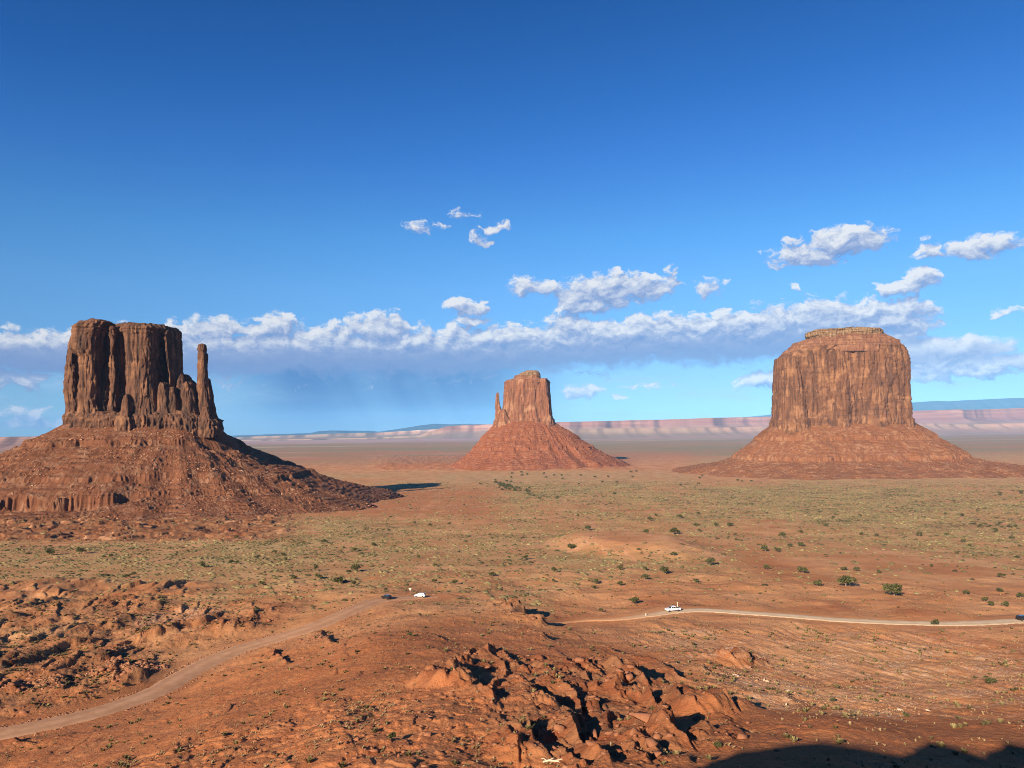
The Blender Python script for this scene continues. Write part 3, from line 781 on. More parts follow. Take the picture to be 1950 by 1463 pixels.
def talus(D, xl_px, xr_px, ypx, hd, prof, dirs, seed, bands, mat, parent, ks=1500, kr=300, rmax=None, gully=3.0, blocks=1.0, dy=0, alt=None, alt2=None):
    """skirt of debris: profile of height against distance from the cliff foot; dirs = stretch to the left, front, right, back"""
    a = at(xl_px, ypx, D); b = at(xr_px, ypx, D)
    cx0, w = (a[0] + b[0]) / 2, (b[0] - a[0]) / 2
    ph = np.concatenate([np.linspace(math.pi * 1.0, math.pi * 2.0, int(ks * .8), endpoint=False), np.linspace(0, math.pi, int(ks * .2), endpoint=False)])
    n = 3.0
    ex = np.sign(np.cos(ph)) * np.abs(np.cos(ph)) ** (2 / n); ey = np.sign(np.sin(ph)) * np.abs(np.sin(ph)) ** (2 / n)
    fx = ex * w * .93; fy = ey * hd * .93
    ox, oy = np.cos(ph), np.sin(ph)
    L_, Fr, R_, B_ = dirs
    st = np.where(ox < 0, L_ * ox ** 2, R_ * ox ** 2) + np.where(oy < 0, Fr * oy ** 2, B_ * oy ** 2)
    pt = np.array([p[0] for p in prof], float); pz = np.array([p[1] for p in prof], float)
    rmax = rmax or pt[-1]
    t = np.concatenate([[-12, -5], np.linspace(0, rmax, kr) ** 1.0])
    T, PH = np.meshgrid(t, np.arange(len(ph)), indexing='ij')
    ST = st[None, :] * (1 + .16 * n2d(ox * 2.1, oy * 2.1, seed + 21) + .08 * n2d(ox * 6, oy * 6, seed + 22))[None, :] * np.ones_like(T)
    if alt: ST = ST * (1 - .50 * sstep(T, 170, 400) * np.clip(ox, 0, 1)[None] ** .8 * .5)
    GX = cx0 + fx[None] + ox[None] * T * ST; GY = D + dy + fy[None] + oy[None] * T * ST
    arc = np.unwrap(np.arctan2(oy, ox))[None] * (w + hd) * .7 * np.ones_like(T)
    # gullies that run downslope
    gn = fbm(ox[None] * 9 + T / 400, oy[None] * 9 + T / 500, 3, seed, .5, 2)
    gn2 = fbm(GX / 16, GY / 16, 4, seed + 5, .55)
    ram = sstep(T, 0, 50)
    Tj = T + ram * (gully * 1.0 * gn + 5.0 * n2d(GX / 45, GY / 45, seed + 2) + 3.5 * n2d(GX / 17, GY / 17, seed + 3))
    for (tb, wv, jag) in bands:          # the edges of hard beds wander in and out
        pass
    jag_n = 2.5 * np.abs(n2d(GX / 7, GY / 7, seed + 8)) + 3.5 * n2d(GX / 24, GY / 24, seed + 9)
    near_b = np.zeros_like(T)
    for (tb, wv, jag) in bands: near_b = np.maximum(near_b, np.exp(-((T - tb) / wv) ** 2) * jag)
    Tj = Tj + near_b * jag_n * 2.4
    GZ = np.interp(Tj, pt, pz)
    if alt:
        wa = sstep(ox[None] + .12 * n2d(GX / 60, GY / 60, seed + 31), .12, .38)
        za = np.interp(Tj, [q[0] for q in alt], [q[1] for q in alt])
        w2 = sstep(ox[None] + .1 * n2d(GX / 60, GY / 60, seed + 33), .5, .9)
        za = za * (1 - w2) + np.interp(Tj, [q[0] for q in alt2], [q[1] for q in alt2]) * w2
        GZ = GZ * (1 - wa) + za * wa
    rough = fbm(GX / 6.5, GY / 6.5, 4, seed + 11, .6, 2)
    bl = n2d(GX / 4.2, GY / 4.2, seed + 13); zone = sstep(n2d(GX / 38, GY / 38, seed + 14), -.15, .35)
    GZ = GZ + ram * blocks * 1.7 * (np.floor(Tj / 13 + .6 * n2d(GX / 50, GY / 50, seed + 41)) * 0 + sstep((Tj / 13 + .7 * n2d(GX / 50, GY / 50, seed + 41)) % 1.0, 0, .75) - sstep((Tj / 13 + .7 * n2d(GX / 50, GY / 50, seed + 41)) % 1.0, .85, 1.0)) * np.clip(.5 + 1.5 * n2d(GX / 33, GY / 33, seed + 42), 0, 1)
    GZ = GZ + ram * blocks * (0.9 * rough + 1.5 * zone * sstep(bl, .25, .5) + 1.2 * gn2)
    tail = sstep(T, rmax * .75, rmax)
    gr = base_z(GX.ravel(), GY.ravel()).reshape(GX.shape)
    GZ = GZ * (1 - tail) + np.minimum(GZ, gr - 6) * tail
    V = np.stack([GX, GY, GZ], -1).reshape(-1, 3)
    o = link_mesh('talus_slope', V, grid_faces(len(t), len(ph), closed=True, flip=True), mat, parent)
    return o
def local(o, root):                      # parts are written in world coordinates, the root stands at the butte's foot
    o.matrix_parent_inverse = root.matrix_world.inverted() if False else Matrix.Translation(-root.location)

# --- the left butte with its thumb
DW = 1100
kw = dict(D=DW, step=1.0)
W_B = [
    dict(sil=[(652, 134, 149), (680, 127, 149), (720, 123.5, 148), (745, 121.5, 151), (770, 126, 153), (809, 127, 158)], dy=-8, hd=26, foot=16, seed=1),
    dict(sil=[(612, 152, 203), (616, 146, 202), (622, 139, 196), (640, 136, 189), (665, 131, 186), (680, 150, 185), (700, 149, 185), (760, 146, 187), (809, 144, 194)], dy=-22, hd=30, strata=.9, seed=2, foot=15),
    dict(sil=[(608.5, 168, 196), (611, 163, 203), (616, 158, 199)], dy=-16, hd=22, bury=6, amp=1.0, seed=22, strata=.8),
    dict(sil=[(621, 188, 326), (628, 186, 331), (700, 184, 333), (809, 180, 345)], dy=32, hd=50, seed=3, rb=True, amp=2.6, foot=14),
    dict(sil=[(621, 206, 221), (650, 208, 221), (700, 209, 222), (760, 208, 225), (809, 203, 230)], dy=-18, hd=22, seed=4, amp=2.2, strata=.7, foot=16),
    dict(sil=[(622, 222, 236), (680, 224, 233), (735, 228, 237), (770, 226, 240), (809, 222, 244)], dy=-8, hd=22, seed=5, amp=2.0, strata=.7, foot=12),
    dict(sil=[(700, 192, 203), (730, 190, 207), (770, 188, 208), (809, 186, 212)], dy=-12, hd=20, seed=15, amp=2.0, foot=14),
    dict(sil=[(618, 238, 292), (624, 234, 298), (650, 236, 295), (700, 239, 292), (760, 240, 298), (809, 238, 308)], dy=-24, hd=32, seed=6, strata=.9, foot=15, amp=2.0),
    dict(sil=[(617, 234, 280), (619.5, 230, 296), (626, 228, 302)], dy=-10, hd=34, seed=26, rb=True, strata=.6, bury=6, amp=1.0),
    dict(sil=[(752, 235, 243), (764, 231, 246), (790, 227, 249), (809, 223, 251)], dy=-52, hd=15, seed=7, amp=1.2, foot=12),
    dict(sil=[(630, 320, 329), (634, 316, 332), (645, 313, 333), (700, 320, 335.5), (735, 324, 336), (809, 316, 342)], dy=-5, hd=31, seed=8, rb=True, amp=1.8, strata=.6, foot=15),
    dict(sil=[(690, 333, 337), (700, 332, 339), (720, 332, 340), (760, 330, 341)], dy=6, hd=18, seed=28, rb=True, amp=.8),
    dict(sil=[(729, 303, 311), (738, 300, 318), (760, 300, 322), (809, 297, 329)], dy=-34, hd=20, seed=9, amp=1.8, foot=14),
    dict(sil=[(738, 324, 334), (760, 322, 340), (809, 318, 346)], dy=-30, hd=18, seed=29, amp=1.6, foot=14),
    dict(sil=[(713, 344, 353), (718, 341, 357), (730, 338, 359), (760, 337, 362), (810, 334, 366)], dy=-18, hd=20, seed=10, rb=True, amp=1.5, foot=14),
    dict(sil=[(787, 134, 372), (792, 131, 380), (811, 128, 388)], dy=-20, hd=36, seed=16, amp=2.4, foot=12, flute=7, top_rough=5),
    dict(sil=[(719, 340, 356), (726, 335, 366), (738, 331, 374), (760, 330, 379), (811, 328, 388)], dy=-4, hd=20, rb=True, seed=17, amp=1.8, foot=12, flute=7, top_rough=4),
    dict(sil=[(727, 352, 364), (734, 348, 371), (746, 345, 376), (775, 346, 380), (811, 344, 386)], dy=-24, hd=24, seed=11, rb=True, amp=1.8, foot=15),
]
root_w = empty('sandstone_butte', at(265, 1000, DW)); 
tag(root_w, 'tall dark sandstone butte with a slender thumb spire on its right', 'butte', 'the three mitten-shaped buttes')
V, Fc = merge([block(**{**kw, **b}) for b in W_B])
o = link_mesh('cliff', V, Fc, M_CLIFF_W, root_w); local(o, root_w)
W_T = [dict(sil=[(655, 378, 390), (657.5, 375.5, 392), (667, 375, 392), (670, 377, 391), (674, 375, 394), (700, 373.5, 394.5), (733, 373.5, 395), (760, 375, 399), (790, 377, 404), (815, 378, 407)], dy=-25, hd=9, seed=12, rb=True, amp=.8, flute=5, n=3.0, step=.8, top_rough=.6, foot=14, strata=.4),
       dict(sil=[(722, 393, 397), (733, 393, 399), (742, 393, 402), (770, 393, 406), (790, 391, 410), (800, 388, 414), (816, 386, 416)], dy=-19, hd=12, seed=13, rb=True, amp=1.0, flute=5, step=.9, foot=14),
       dict(sil=[(776, 384, 398), (790, 380, 404), (814, 377, 411)], dy=-32, hd=12, seed=14, rb=True, amp=1.0, flute=4, foot=12)]
V, Fc = merge([block(**{**kw, **b}) for b in W_T])
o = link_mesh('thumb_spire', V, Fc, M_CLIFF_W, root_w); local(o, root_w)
o = talus(DW, 120, 420, 811, 52, [(-12, 26), (0, 18), (18, 8), (44, -5), (47, -11), (60, -16), (122, -48), (124, -53), (128, -55), (157, -69), (160.5, -83), (164, -84), (200, -90), (235, -97), (270, -104), (400, -116)], (.95, 1.0, .92, 1.3), 100,
          [(45, 6, 1), (123, 6, .7), (158, 8, 1.6)], M_TALUS_W, root_w, ks=1900, kr=330, gully=2.2, alt=[(-12, 26), (0, 17), (20, 6), (44, -5), (47, -10), (80, -24), (119, -46), (121, -51), (131, -59), (170, -74), (214, -87), (250, -94), (300, -102), (345, -110), (400, -120)], alt2=[(-12, 24), (0, 14), (14, -1), (27, -14), (30, -20), (70, -38), (74, -42), (124, -55), (127, -60), (144, -67), (176, -78), (222, -89), (256, -95), (300, -102), (345, -110), (400, -120)])
local(o, root_w)

# --- the far middle butte with a small spire on its left
DE = 2760
E_B = [dict(sil=[(724, 967, 1042), (728, 961, 1047), (745, 960, 1047), (770, 957.5, 1048.5), (790, 956, 1051), (810, 951, 1055)], dy=0, hd=75, seed=41, amp=3.2, flute=16, strata=1.4, foot=24, top_rough=1),
       dict(sil=[(722, 1028, 1043), (760, 1032, 1048), (790, 1034, 1051), (812, 1030, 1055)], dy=-30, hd=55, seed=42, amp=2.5, flute=12, foot=20),
       dict(sil=[(780, 953, 962), (795, 949, 972), (812, 945, 985)], dy=-45, hd=38, seed=43, amp=2.4, flute=10, foot=24)]
root_e = empty('sandstone_butte', at(1000, 890, DE))
tag(root_e, 'farthest and smallest butte with a thin spire on its left shoulder', 'butte', 'the three mitten-shaped buttes')
V, Fc = merge([block(**{**dict(D=DE, step=2.2, bury=20), **b}) for b in E_B])
o = link_mesh('cliff', V, Fc, M_CLIFF_E, root_e); local(o, root_e)
V, Fc = merge([block(D=DE, step=1.6, sil=[(715.5, 980, 1029), (721, 979, 1030), (722.5, 974, 1032), (726, 970, 1037)], dy=0, hd=48, seed=44, amp=1.6, strata=1.3, bury=6)])
o = link_mesh('upper_ledge', V, Fc, M_LEDGE, root_e); local(o, root_e)
V, Fc = merge([block(D=DE, step=1.3, sil=[(706.5, 1001, 1022), (709, 994, 1027), (712, 989, 1028.5), (717, 983, 1029.5)], dy=0, hd=40, seed=45, amp=2.0, strata=1.2, bury=4, flute=6)])
o = link_mesh('cap_rock', V, Fc, M_CAP, root_e); local(o, root_e)
V, Fc = merge([block(D=DE, step=1.5, sil=[(748, 945.5, 949), (750, 944.5, 950.5), (770, 943, 951.5), (774, 943, 953), (785, 943, 956), (810, 941, 962)], dy=-20, hd=12, seed=46, amp=1.2, flute=6, foot=20, top_rough=.5)])
o = link_mesh('thumb_spire', V, Fc, M_CLIFF_E, root_e); local(o, root_e)
o = talus(DE, 943, 1055, 808, 80, [(-12, 46), (0, 36), (40, 12), (100, -24), (104, -30), (150, -55), (154, -62), (196, -84), (202, -88), (270, -112), (300, -122), (340, -140)], (.52, .9, .84, 1.0), 200,
          [(102, 8, 1.2), (152, 10, 1.6), (200, 10, 1)], M_TALUS_E, root_e, ks=1100, kr=260, gully=4.0, blocks=1.2)
local(o, root_e)

# --- the broad right-hand butte
DM = 2150
M_B = [dict(sil=[(662, 1504, 1727), (672, 1482, 1734), (681, 1471, 1737), (690, 1469.5, 1739), (720, 1468, 1740), (770, 1468, 1739), (812, 1466.5, 1740)], dy=0, hd=95, seed=61, amp=4.6, flute=22, strata=1.5, foot=26, top_rough=1.2, n=4.2),
       dict(sil=[(682, 1471, 1520), (720, 1470, 1530), (812, 1468, 1540)], dy=-30, hd=72, seed=62, amp=3.6, flute=20, foot=22),
       dict(sil=[(668, 1560, 1612), (720, 1556, 1616), (812, 1552, 1622)], dy=-36, hd=70, seed=63, amp=4, flute=18, foot=22),
       dict(sil=[(672, 1632, 1678), (740, 1628, 1684), (812, 1622, 1690)], dy=-40, hd=66, seed=64, amp=4, flute=17, foot=22),
       dict(sil=[(676, 1690, 1722), (740, 1692, 1731), (812, 1690, 1735)], dy=-30, hd=66, seed=65, amp=4, flute=18, foot=22)]
root_m = empty('sandstone_butte', at(1603, 900, DM))
tag(root_m, 'broad blocky butte with a stepped top and pale cap, no spire', 'butte', 'the three mitten-shaped buttes')
V, Fc = merge([block(**{**dict(D=DM, step=1.7, bury=20), **b}) for b in M_B])
o = link_mesh('cliff', V, Fc, M_CLIFF_M, root_m); local(o, root_m)
V, Fc = merge([block(D=DM, step=1.0, sil=[(641, 1534, 1696), (645, 1530, 1705), (646, 1520, 1708), (650, 1510, 1716), (651.5, 1502, 1722), (658, 1498, 1724), (659, 1494, 1726), (664, 1492, 1728), (665.5, 1486, 1732), (672, 1480, 1736)], dy=0, hd=86, seed=66, amp=2.0, strata=1.6, bury=8, n=3.0),
               block(D=DM, step=1.3, sil=[(636, 1596, 1632), (644, 1580, 1650), (655, 1560, 1672), (668, 1545, 1690)], dy=-30, hd=66, seed=69, amp=1.5, strata=1.2, bury=8, n=2.6)])
o = link_mesh('upper_ledge', V, Fc, M_LEDGE, root_m); local(o, root_m)
V, Fc = merge([block(D=DM, step=1.0, sil=[(630.5, 1532, 1683), (633, 1528, 1687), (638, 1527, 1687), (641, 1529, 1686), (644, 1532, 1684)], dy=0, hd=70, seed=67, amp=4.0, strata=2.0, bury=3, flute=9, top_rough=3),
               block(D=DM, step=1.2, sil=[(626.5, 1592, 1640), (628.5, 1566, 1662), (633, 1545, 1680)], dy=-12, hd=54, seed=68, amp=4.0, strata=2, bury=4, flute=9, top_rough=3)])
o = link_mesh('cap_rock', V, Fc, M_CAP, root_m); local(o, root_m)
o = talus(DM, 1464, 1742, 806, 98, [(-12, 18), (0, 9), (30, -9), (60, -27), (63, -34), (80, -42), (140, -78), (143, -85), (150, -88), (200, -99), (300, -112), (380, -124), (440, -140)], (.68, .95, .92, 1.0), 300,
          [(62, 7, 1.0), (142, 9, 1.2)], M_TALUS_M, root_m, ks=1700, kr=300, gully=3.2, blocks=1.05)
local(o, root_m)

# ------------------------------------------------------------------ far mesas, hills and mountains
def far_mat(name, base, dark, pale_c, *_):
    m = bpy.data.materials.new(name); m.use_nodes = True
    t = m.node_tree; N = NT(t); b = t.nodes['Principled BSDF']
    pos = t.nodes.new('ShaderNodeNewGeometry').outputs['Position']
    st_ = N.noise(N.v('MULTIPLY', pos, (.00016, .00016, .022)), 1.0, 5, .65)
    bl_ = N.noise(N.v('MULTIPLY', pos, (.0006, .0006, .006)), 1.0, 5, .65)
    c = N.mix(N.ss(st_, .42, .60), base, dark)
    c = N.mix(N.ss(bl_, .56, .68), c, pale_c)
    if name in ('pink_mesa', 'pale_mesa'):
        c = N.mix(N.ss(N.sep(pos)[2], 110, -10), c, N.mix(N.ss(N.noise(N.v('MULTIPLY', pos, (.0002, .0008, .01)), 1.0, 4, .6), .4, .6), (0.33, 0.185, 0.12), (0.25, 0.17, 0.11)))
    N.l.new(c, b.inputs['Base Color']); b.inputs['Roughness'].default_value = 1; b.inputs['Specular IOR Level'].default_value = 0
    return m

def ridge(name, D, tops, base_z_, thick, mat, seed, cliff=.4, amp=8, nc=900, label=None, run=4.0):
    xs = np.array([t[0] for t in tops], float); ys = np.array([t[1] for t in tops], float)
    q = np.linspace(xs[0], xs[-1], nc); yy = np.interp(q, xs, ys)
    P_ = np.array([at(a, b, D) for a, b in zip(q, yy)])
    k = D / 16000.0
    top = P_[:, 2] + amp * .25 * fbm(P_[:, 0] / (260 * k), P_[:, 0] * 0, 4, seed)
    H = top - base_z_
    rows = []
    wig = fbm(P_[:, 0] / (900 * k), P_[:, 0] * 0 + 2, 3, seed + 1, .5)
    wig2 = fbm(P_[:, 0] / (160 * k), P_[:, 0] * 0 + 5, 4, seed + 2, .6, 2)
    for f, hgt in [(0, 0), (.12, .06), (.3, .15), (.55, .30), (.8, .46), (.98, 1 - cliff), (1.0, .99), (1.06, 1.0), (1.3, 1.0), (2.0, .99)]:
        off = (1 - f) * H * run + (wig * 700 + wig2 * 18 * min(1, 1.4 - f)) * k * thick
        gul = fbm(P_[:, 0] / (260 * k), P_[:, 0] * 0 + f * 2, 4, seed + 3, .5, 1) * amp * (.3 if .05 < f < .9 else 0)
        rows.append(np.stack([P_[:, 0] * (1 - off / D * 0), P_[:, 1] - off + (f > 1) * (f - 1) * 1500 * k, base_z_ + H * hgt + gul], -1))
    rows.append(rows[-1] * 1.0 + np.array([0, 2500 * k, 0])); rows.append(rows[-1] * np.array([1, 1, 0]) + np.array([0, 600 * k, base_z_]))
    V = np.stack(rows, 0).reshape(-1, 3)
    o = link_mesh(name, V, grid_faces(len(rows), nc), mat)
    tag(o, label, kind='structure'); return o
M_MESA = far_mat('pink_mesa', (0.27, 0.125, 0.080), (0.20, 0.088, 0.060), (0.38, 0.215, 0.150), .5, 14, .3, .5)
M_WHITE = far_mat('pale_mesa', (0.50, 0.37, 0.28), (0.30, 0.17, 0.13), (0.62, 0.52, 0.41), .5, 14, .3, .5)
M_MOUNT = far_mat('dark_range', (0.035, 0.045, 0.050), (0.025, 0.035, 0.042), (0.06, 0.065, 0.07), .5, 30, .3, .2)
M_HILL = far_mat('mauve_hills', (0.288, 0.168, 0.128), (0.180, 0.115, 0.094), (0.368, 0.240, 0.192), .5, 8, .3, .3)
ridge('mesa', 15500, [(1030, 805), (1060, 804), (1130, 802.5), (1210, 800), (1300, 798), (1380, 795), (1480, 793), (1600, 788), (1740, 782), (1850, 780), (1950, 777), (2250, 770)], -150, 1.2, M_MESA, 400, .35, 9, 1400, 'long pink mesa wall beyond the plain')
ridge('mesa', 12500, [(1000, 818), (1150, 816), (1290, 815), (1380, 814), (1470, 811), (1560, 814), (1740, 806), (1850, 808), (2000, 804), (2200, 804)], -150, 1.0, M_MESA, 410, .2, 7, 1200, 'lower mauve bench in front of the pink mesa wall', 7)
ridge('mesa', 21000, [(430, 836), (460, 832), (560, 829), (640, 826), (720, 824), (800, 819), (870, 815), (930, 811), (1000, 808), (1060, 806)], -150, 1.2, M_WHITE, 420, .3, 7, 900, 'pale white and pink plateau below the blue range', 6)
ridge('mesa', 17000, [(380, 841), (460, 838), (600, 836), (700, 834), (800, 829), (850, 812), (880, 809.5), (940, 808), (1010, 807)], -150, 1.0, M_MESA, 430, .35, 7, 800, 'pink broken plateau left of the middle butte')
ridge('mountain_range', 34000, [(380, 834), (440, 830), (520, 827), (590, 825), (606, 821.5), (625, 820), (640, 821), (660, 825), (720, 822), (770, 815), (800, 810), (825, 807), (860, 808), (890, 807), (920, 808), (1000, 809), (1100, 812)], -160, .7, M_MOUNT, 440, .1, 8, 700, 'faint blue mountains behind the pale plateau', 5)
ridge('mountain_range', 33000, [(1400, 800), (1650, 778), (1740, 766.5), (1785, 763.5), (1820, 764), (1850, 761.5), (1885, 760), (1905, 759), (1935, 757.5), (1990, 757), (2100, 762), (2250, 770)], -160, .7, M_MOUNT, 450, .1, 8, 700, 'long blue mountains above the pink mesa wall', 5)
ridge('hills', 9000, [(-330, 850), (-100, 842), (0, 832.5), (30, 832), (60, 831), (85, 834), (120, 838), (200, 842), (300, 846)], -150, 1.0, M_HILL, 460, .05, 22, 600, 'mauve hills behind the foot of the left butte', 3.5)

# ------------------------------------------------------------------ rocks
rnd = random.Random(11); rng = np.random.RandomState(5)
from mathutils.geometry import convex_hull_2d
import bmesh
def rock_shape(seed, n=16):
    r = random.Random(seed); bm = bmesh.new()
    ax = (1, r.uniform(.6, .95), r.uniform(.45, .8))
    for _ in range(n):
        v = Vector((r.gauss(0, 1), r.gauss(0, 1), r.gauss(0, 1))).normalized()
        v = Vector([math.copysign(abs(c) ** .6, c) for c in v]) * .72
        bm.verts.new((v.x * ax[0], v.y * ax[1], v.z * ax[2]))
    res = bmesh.ops.convex_hull(bm, input=bm.verts)
    bmesh.ops.delete(bm, geom=[e for e in res['geom_interior'] if isinstance(e, bmesh.types.BMVert)], context='VERTS')
    bmesh.ops.triangulate(bm, faces=bm.faces)
    bm.verts.index_update()
    V = np.array([v.co[:] for v in bm.verts]); Fq = np.array([[v.index for v in f.verts] for f in bm.faces])
    bm.free(); return V, Fq
ROCKS = [rock_shape(100 + i, 9 + i % 3) for i in range(10)]
ROCKS_S = [rock_shape(300 + i, 7) for i in range(8)]
def tint_mat(name, dark, light, rough=.95, bump=0.0):
    m = bpy.data.materials.new(name); m.use_nodes = True
    t = m.node_tree; N = NT(t); b = t.nodes['Principled BSDF']
    a = t.nodes.new('ShaderNodeAttribute'); a.attribute_name = 'tint'
    pos = t.nodes.new('ShaderNodeNewGeometry').outputs['Position']
    r_, g_, b_ = N.sep(a.outputs['Vector'])
    c = N.mix(r_, dark, light)
    c = N.mix(1.0, c, N.mix(N.noise(pos, 2.0, 4, .6), (.7, .7, .7), (1.3, 1.3, 1.3)), 'MULTIPLY')
    N.l.new(c, b.inputs['Base Color']); b.inputs['Roughness'].default_value = rough; b.inputs['Specular IOR Level'].default_value = .08
    if bump:
        bp = t.nodes.new('ShaderNodeBump'); bp.inputs['Strength'].default_value = bump; bp.inputs['Distance'].default_value = .2
        N.l.new(N.noise(pos, 3.0, 5, .6), bp.inputs['Height']); N.l.new(bp.outputs[0], b.inputs['Normal'])
    return m
def rotz_tilt(V, yaw, tilt):
    c, s_ = math.cos(yaw), math.sin(yaw); x, y, z = V[:, 0], V[:, 1], V[:, 2]
    y, z = y * math.cos(tilt) - z * math.sin(tilt), y * math.sin(tilt) + z * math.cos(tilt)
    return np.stack([x * c - y * s_, x * s_ + y * c, z], 1)
def scatter_mesh(name, P_, size, shapes, mat, tint, sink=.15, tilt=.4, squash=1.0, origin=None, parent=None):
    Vs, Fs, Ts, off = [], [], [], 0
    for k in range(len(P_)):
        V, Fq = shapes[k % len(shapes)]
        V = rotz_tilt(V, rnd.uniform(0, 6.28), rnd.uniform(-tilt, tilt)) * size[k]
        V[:, 2] *= squash; V = V + P_[k]; V[:, 2] -= sink * size[k]
        Vs.append(V); Fs.append(Fq + off); off += len(V); Ts.append(np.full(len(V), tint[k]))
    T_ = np.concatenate(Ts)
    return link_mesh(name, np.vstack(Vs), np.vstack(Fs), mat, parent, {'tint': np.stack([T_, T_, T_], 1)})
def grid_sample(w, n):                    # random terrain points with world density w (per grid cell)
    area = np.zeros_like(w); area[1:, :] = (rr[1:] - rr[:-1])[:, None] * rr[1:, None]
    area[:, NF:] = 0
    p = (w * area).ravel(); p = p / p.sum()
    k = rng.choice(len(p), n, p=p)
    j, i = np.unravel_index(k, w.shape)
    t = th[i] + rng.uniform(-.5, .5, n) * (th[1] - th[0]); r = rr[j] * (1 + rng.uniform(-.001, .001, n))
    x, y = r * np.sin(t), r * np.cos(t)
    return np.stack([x, y, gz(x, y)], 1)
M_ROCK = tint_mat('boulder_rock', (.23, .085, .042), (.42, .24, .14), bump=.5)
M_ROCKP = tint_mat('pale_boulder_rock', (.34, .16, .09), (.56, .40, .27), bump=.3)
cl = fbm(X / 7, Y / 7, 3, 201)
nearfoot = sstep(RRr, 75, 90) * (1 - sstep(RRr, 380, 430)) * (1 - np.minimum(roadmask * 4, 1))
w_crag = nearfoot * (crag_zone * np.clip(cl + .35, 0, 1) + CRAG * .5) 
P1 = grid_sample(w_crag, 3000); s1 = np.exp(rng.normal(-1.25, .55, len(P1))).clip(.12, 1.3)
w_hill = nearfoot * (hill_zone + .12) * np.clip(cl - .02, 0, 1) ** .7
P2 = grid_sample(w_hill, 4200); s2 = np.exp(rng.normal(-1.45, .5, len(P2))).clip(.12, 1.0)
w_bad = nearfoot * bad_zone * np.clip(cl + .1, 0, 1)
P3 = grid_sample(w_bad, 2300); s3 = np.exp(rng.normal(-.7, .45, len(P3))).clip(.2, 1.5)
w_r = nearfoot * right_zone * np.clip(fbm(X / 16, Y / 16, 3, 203) + .1, 0, 1)
P4 = grid_sample(w_r, 4200); s4 = np.exp(rng.normal(-1.45, .4, len(P4))).clip(.12, .9)
# kerb of stones pushed to the road's edges
P5, s5 = [], []
for p, w_ in ((RP[0], 5.3), (RP[0], -5.0)):
    d = np.gradient(p, axis=0); nn = np.stack([d[:, 1], -d[:, 0]], 1); nn /= np.linalg.norm(nn, axis=1)[:, None]
    for k in range(len(p) - 1):
        for _ in range(5 if w_ < 0 else 2):
            if n2d(k / 9.0, w_, 7) < -.15: continue
            q = p[k] + (p[k + 1] - p[k]) * rnd.random() + nn[k] * (w_ + rnd.uniform(-.5, .7) * np.sign(w_))
            P5.append([q[0], q[1], gz(q[0], q[1])[0]]); s5.append(rnd.uniform(.25, .75))
P5 = np.array(P5); s5 = np.array(s5)
# a rubble heap in the hollow left of the road, another on the hummock beside it
def heap(px, py, ra, n, sm):
    c = hit(px, py); a = rng.uniform(0, 6.28, n); r = ra * np.sqrt(rng.rand(n))
    x, y = c[0] + r * np.cos(a) * 1.3, c[1] + r * np.sin(a)
    return np.stack([x, y, gz(x, y)], 1), np.exp(rng.normal(math.log(sm), .35, n))
H1, h1 = heap(245, 1272, 9, 260, .8); H2, h2 = heap(75, 1300, 8, 200, .65); H3, h3 = heap(610, 1212, 5, 80, .6); H4, h4 = heap(1690, 1350, 6, 130, .35); H5, h5 = heap(1430, 1290, 5, 70, .5)
# chunks that stand out
BIG = [(1232, 1372, 2.4), (1194, 1292, 2.1), (1105, 1260, 1.8), (1180, 1280, 1.4), (1066, 1392, 1.4), (1040, 1400, 1.2), (1135, 1405, 1.6), (1160, 1398, 1.3), (1205, 1395, 1.2), (985, 1290, 1.2), (1385, 1242, 1.3), (1365, 1238, .9),
       (1430, 1278, .8), (900, 1295, 1.1), (1240, 1418, 1.2), (1128, 1418, 1.1), (1015, 1180, 1.6), (960, 1165, 1.3), (795, 1335, .55), (1090, 1315, 1.1)]
BP = np.array([hit(a, b) for a, b, _ in BIG]); bs = np.array([c for _, _, c in BIG])
allP = np.vstack([BP, P1, P2, P3, P4, P5, H1, H2, H3, H4, H5]); allS = np.concatenate([bs, s1, s2, s3, s4, s5, h1, h2, h3, h4, h5])
kindv = np.concatenate([np.zeros(len(bs)), np.zeros(len(s1)), np.ones(len(s2)), np.full(len(s3), 2), np.full(len(s4), 3), np.full(len(s5), 4), np.full(len(h1), 5), np.full(len(h2), 5), np.zeros(len(h3)), np.full(len(h4), 3), np.full(len(h5), 3)]).astype(int)
_ax = np.abs(np.degrees(np.arctan2(allP[:, 0], allP[:, 1])))
app = allS / np.hypot(allP[:, 0], allP[:, 1]) * (_ax < 33) * (np.arctan2(-allP[:, 2], allP[:, 1]) < math.radians(22.5))
order = np.argsort(-app); top = order[:260]; rest = order[260:]
tint = np.where(kindv >= 3, rng.uniform(.45, 1.0, len(allS)), rng.uniform(0, .45, len(allS)))
tint = np.where(kindv >= 4, rng.uniform(.1, .6, len(allS)), tint)
ROCK_ME = []
for k, (V, Fq) in enumerate(ROCKS):
    for tv in (0, 1):
        T_ = np.full(len(V), .15 + .6 * tv)
        o = link_mesh('boulder', V, Fq, M_ROCK if tv == 0 else M_ROCKP, None, {'tint': np.stack([T_, T_, T_], 1)})
        ROCK_ME.append(o.data); bpy.data.objects.remove(o)
LAB = {0: ('angular red boulder in the shadowed crags right of the hilltop', 'boulders strewn over the shadowed crags'),
       1: ('red rock block half buried in the smooth foreground hill', 'rock blocks in the foreground hillside'),
       2: ('brown rock among the hummocky badlands left of the road', 'rocks among the left badlands'),
       3: ('pale stone lying in the sandy bowl below the pale road', 'pale stones in the sandy bowl'),
       4: ('stone in the row edging the graded dirt road', 'stones edging the dirt road'),
       5: ('broken block in the rubble heap beside the dirt road', 'blocks of the roadside rubble heaps')}
first_big = {0: 'largest flat-topped slab throwing a long black shadow in the crags'}
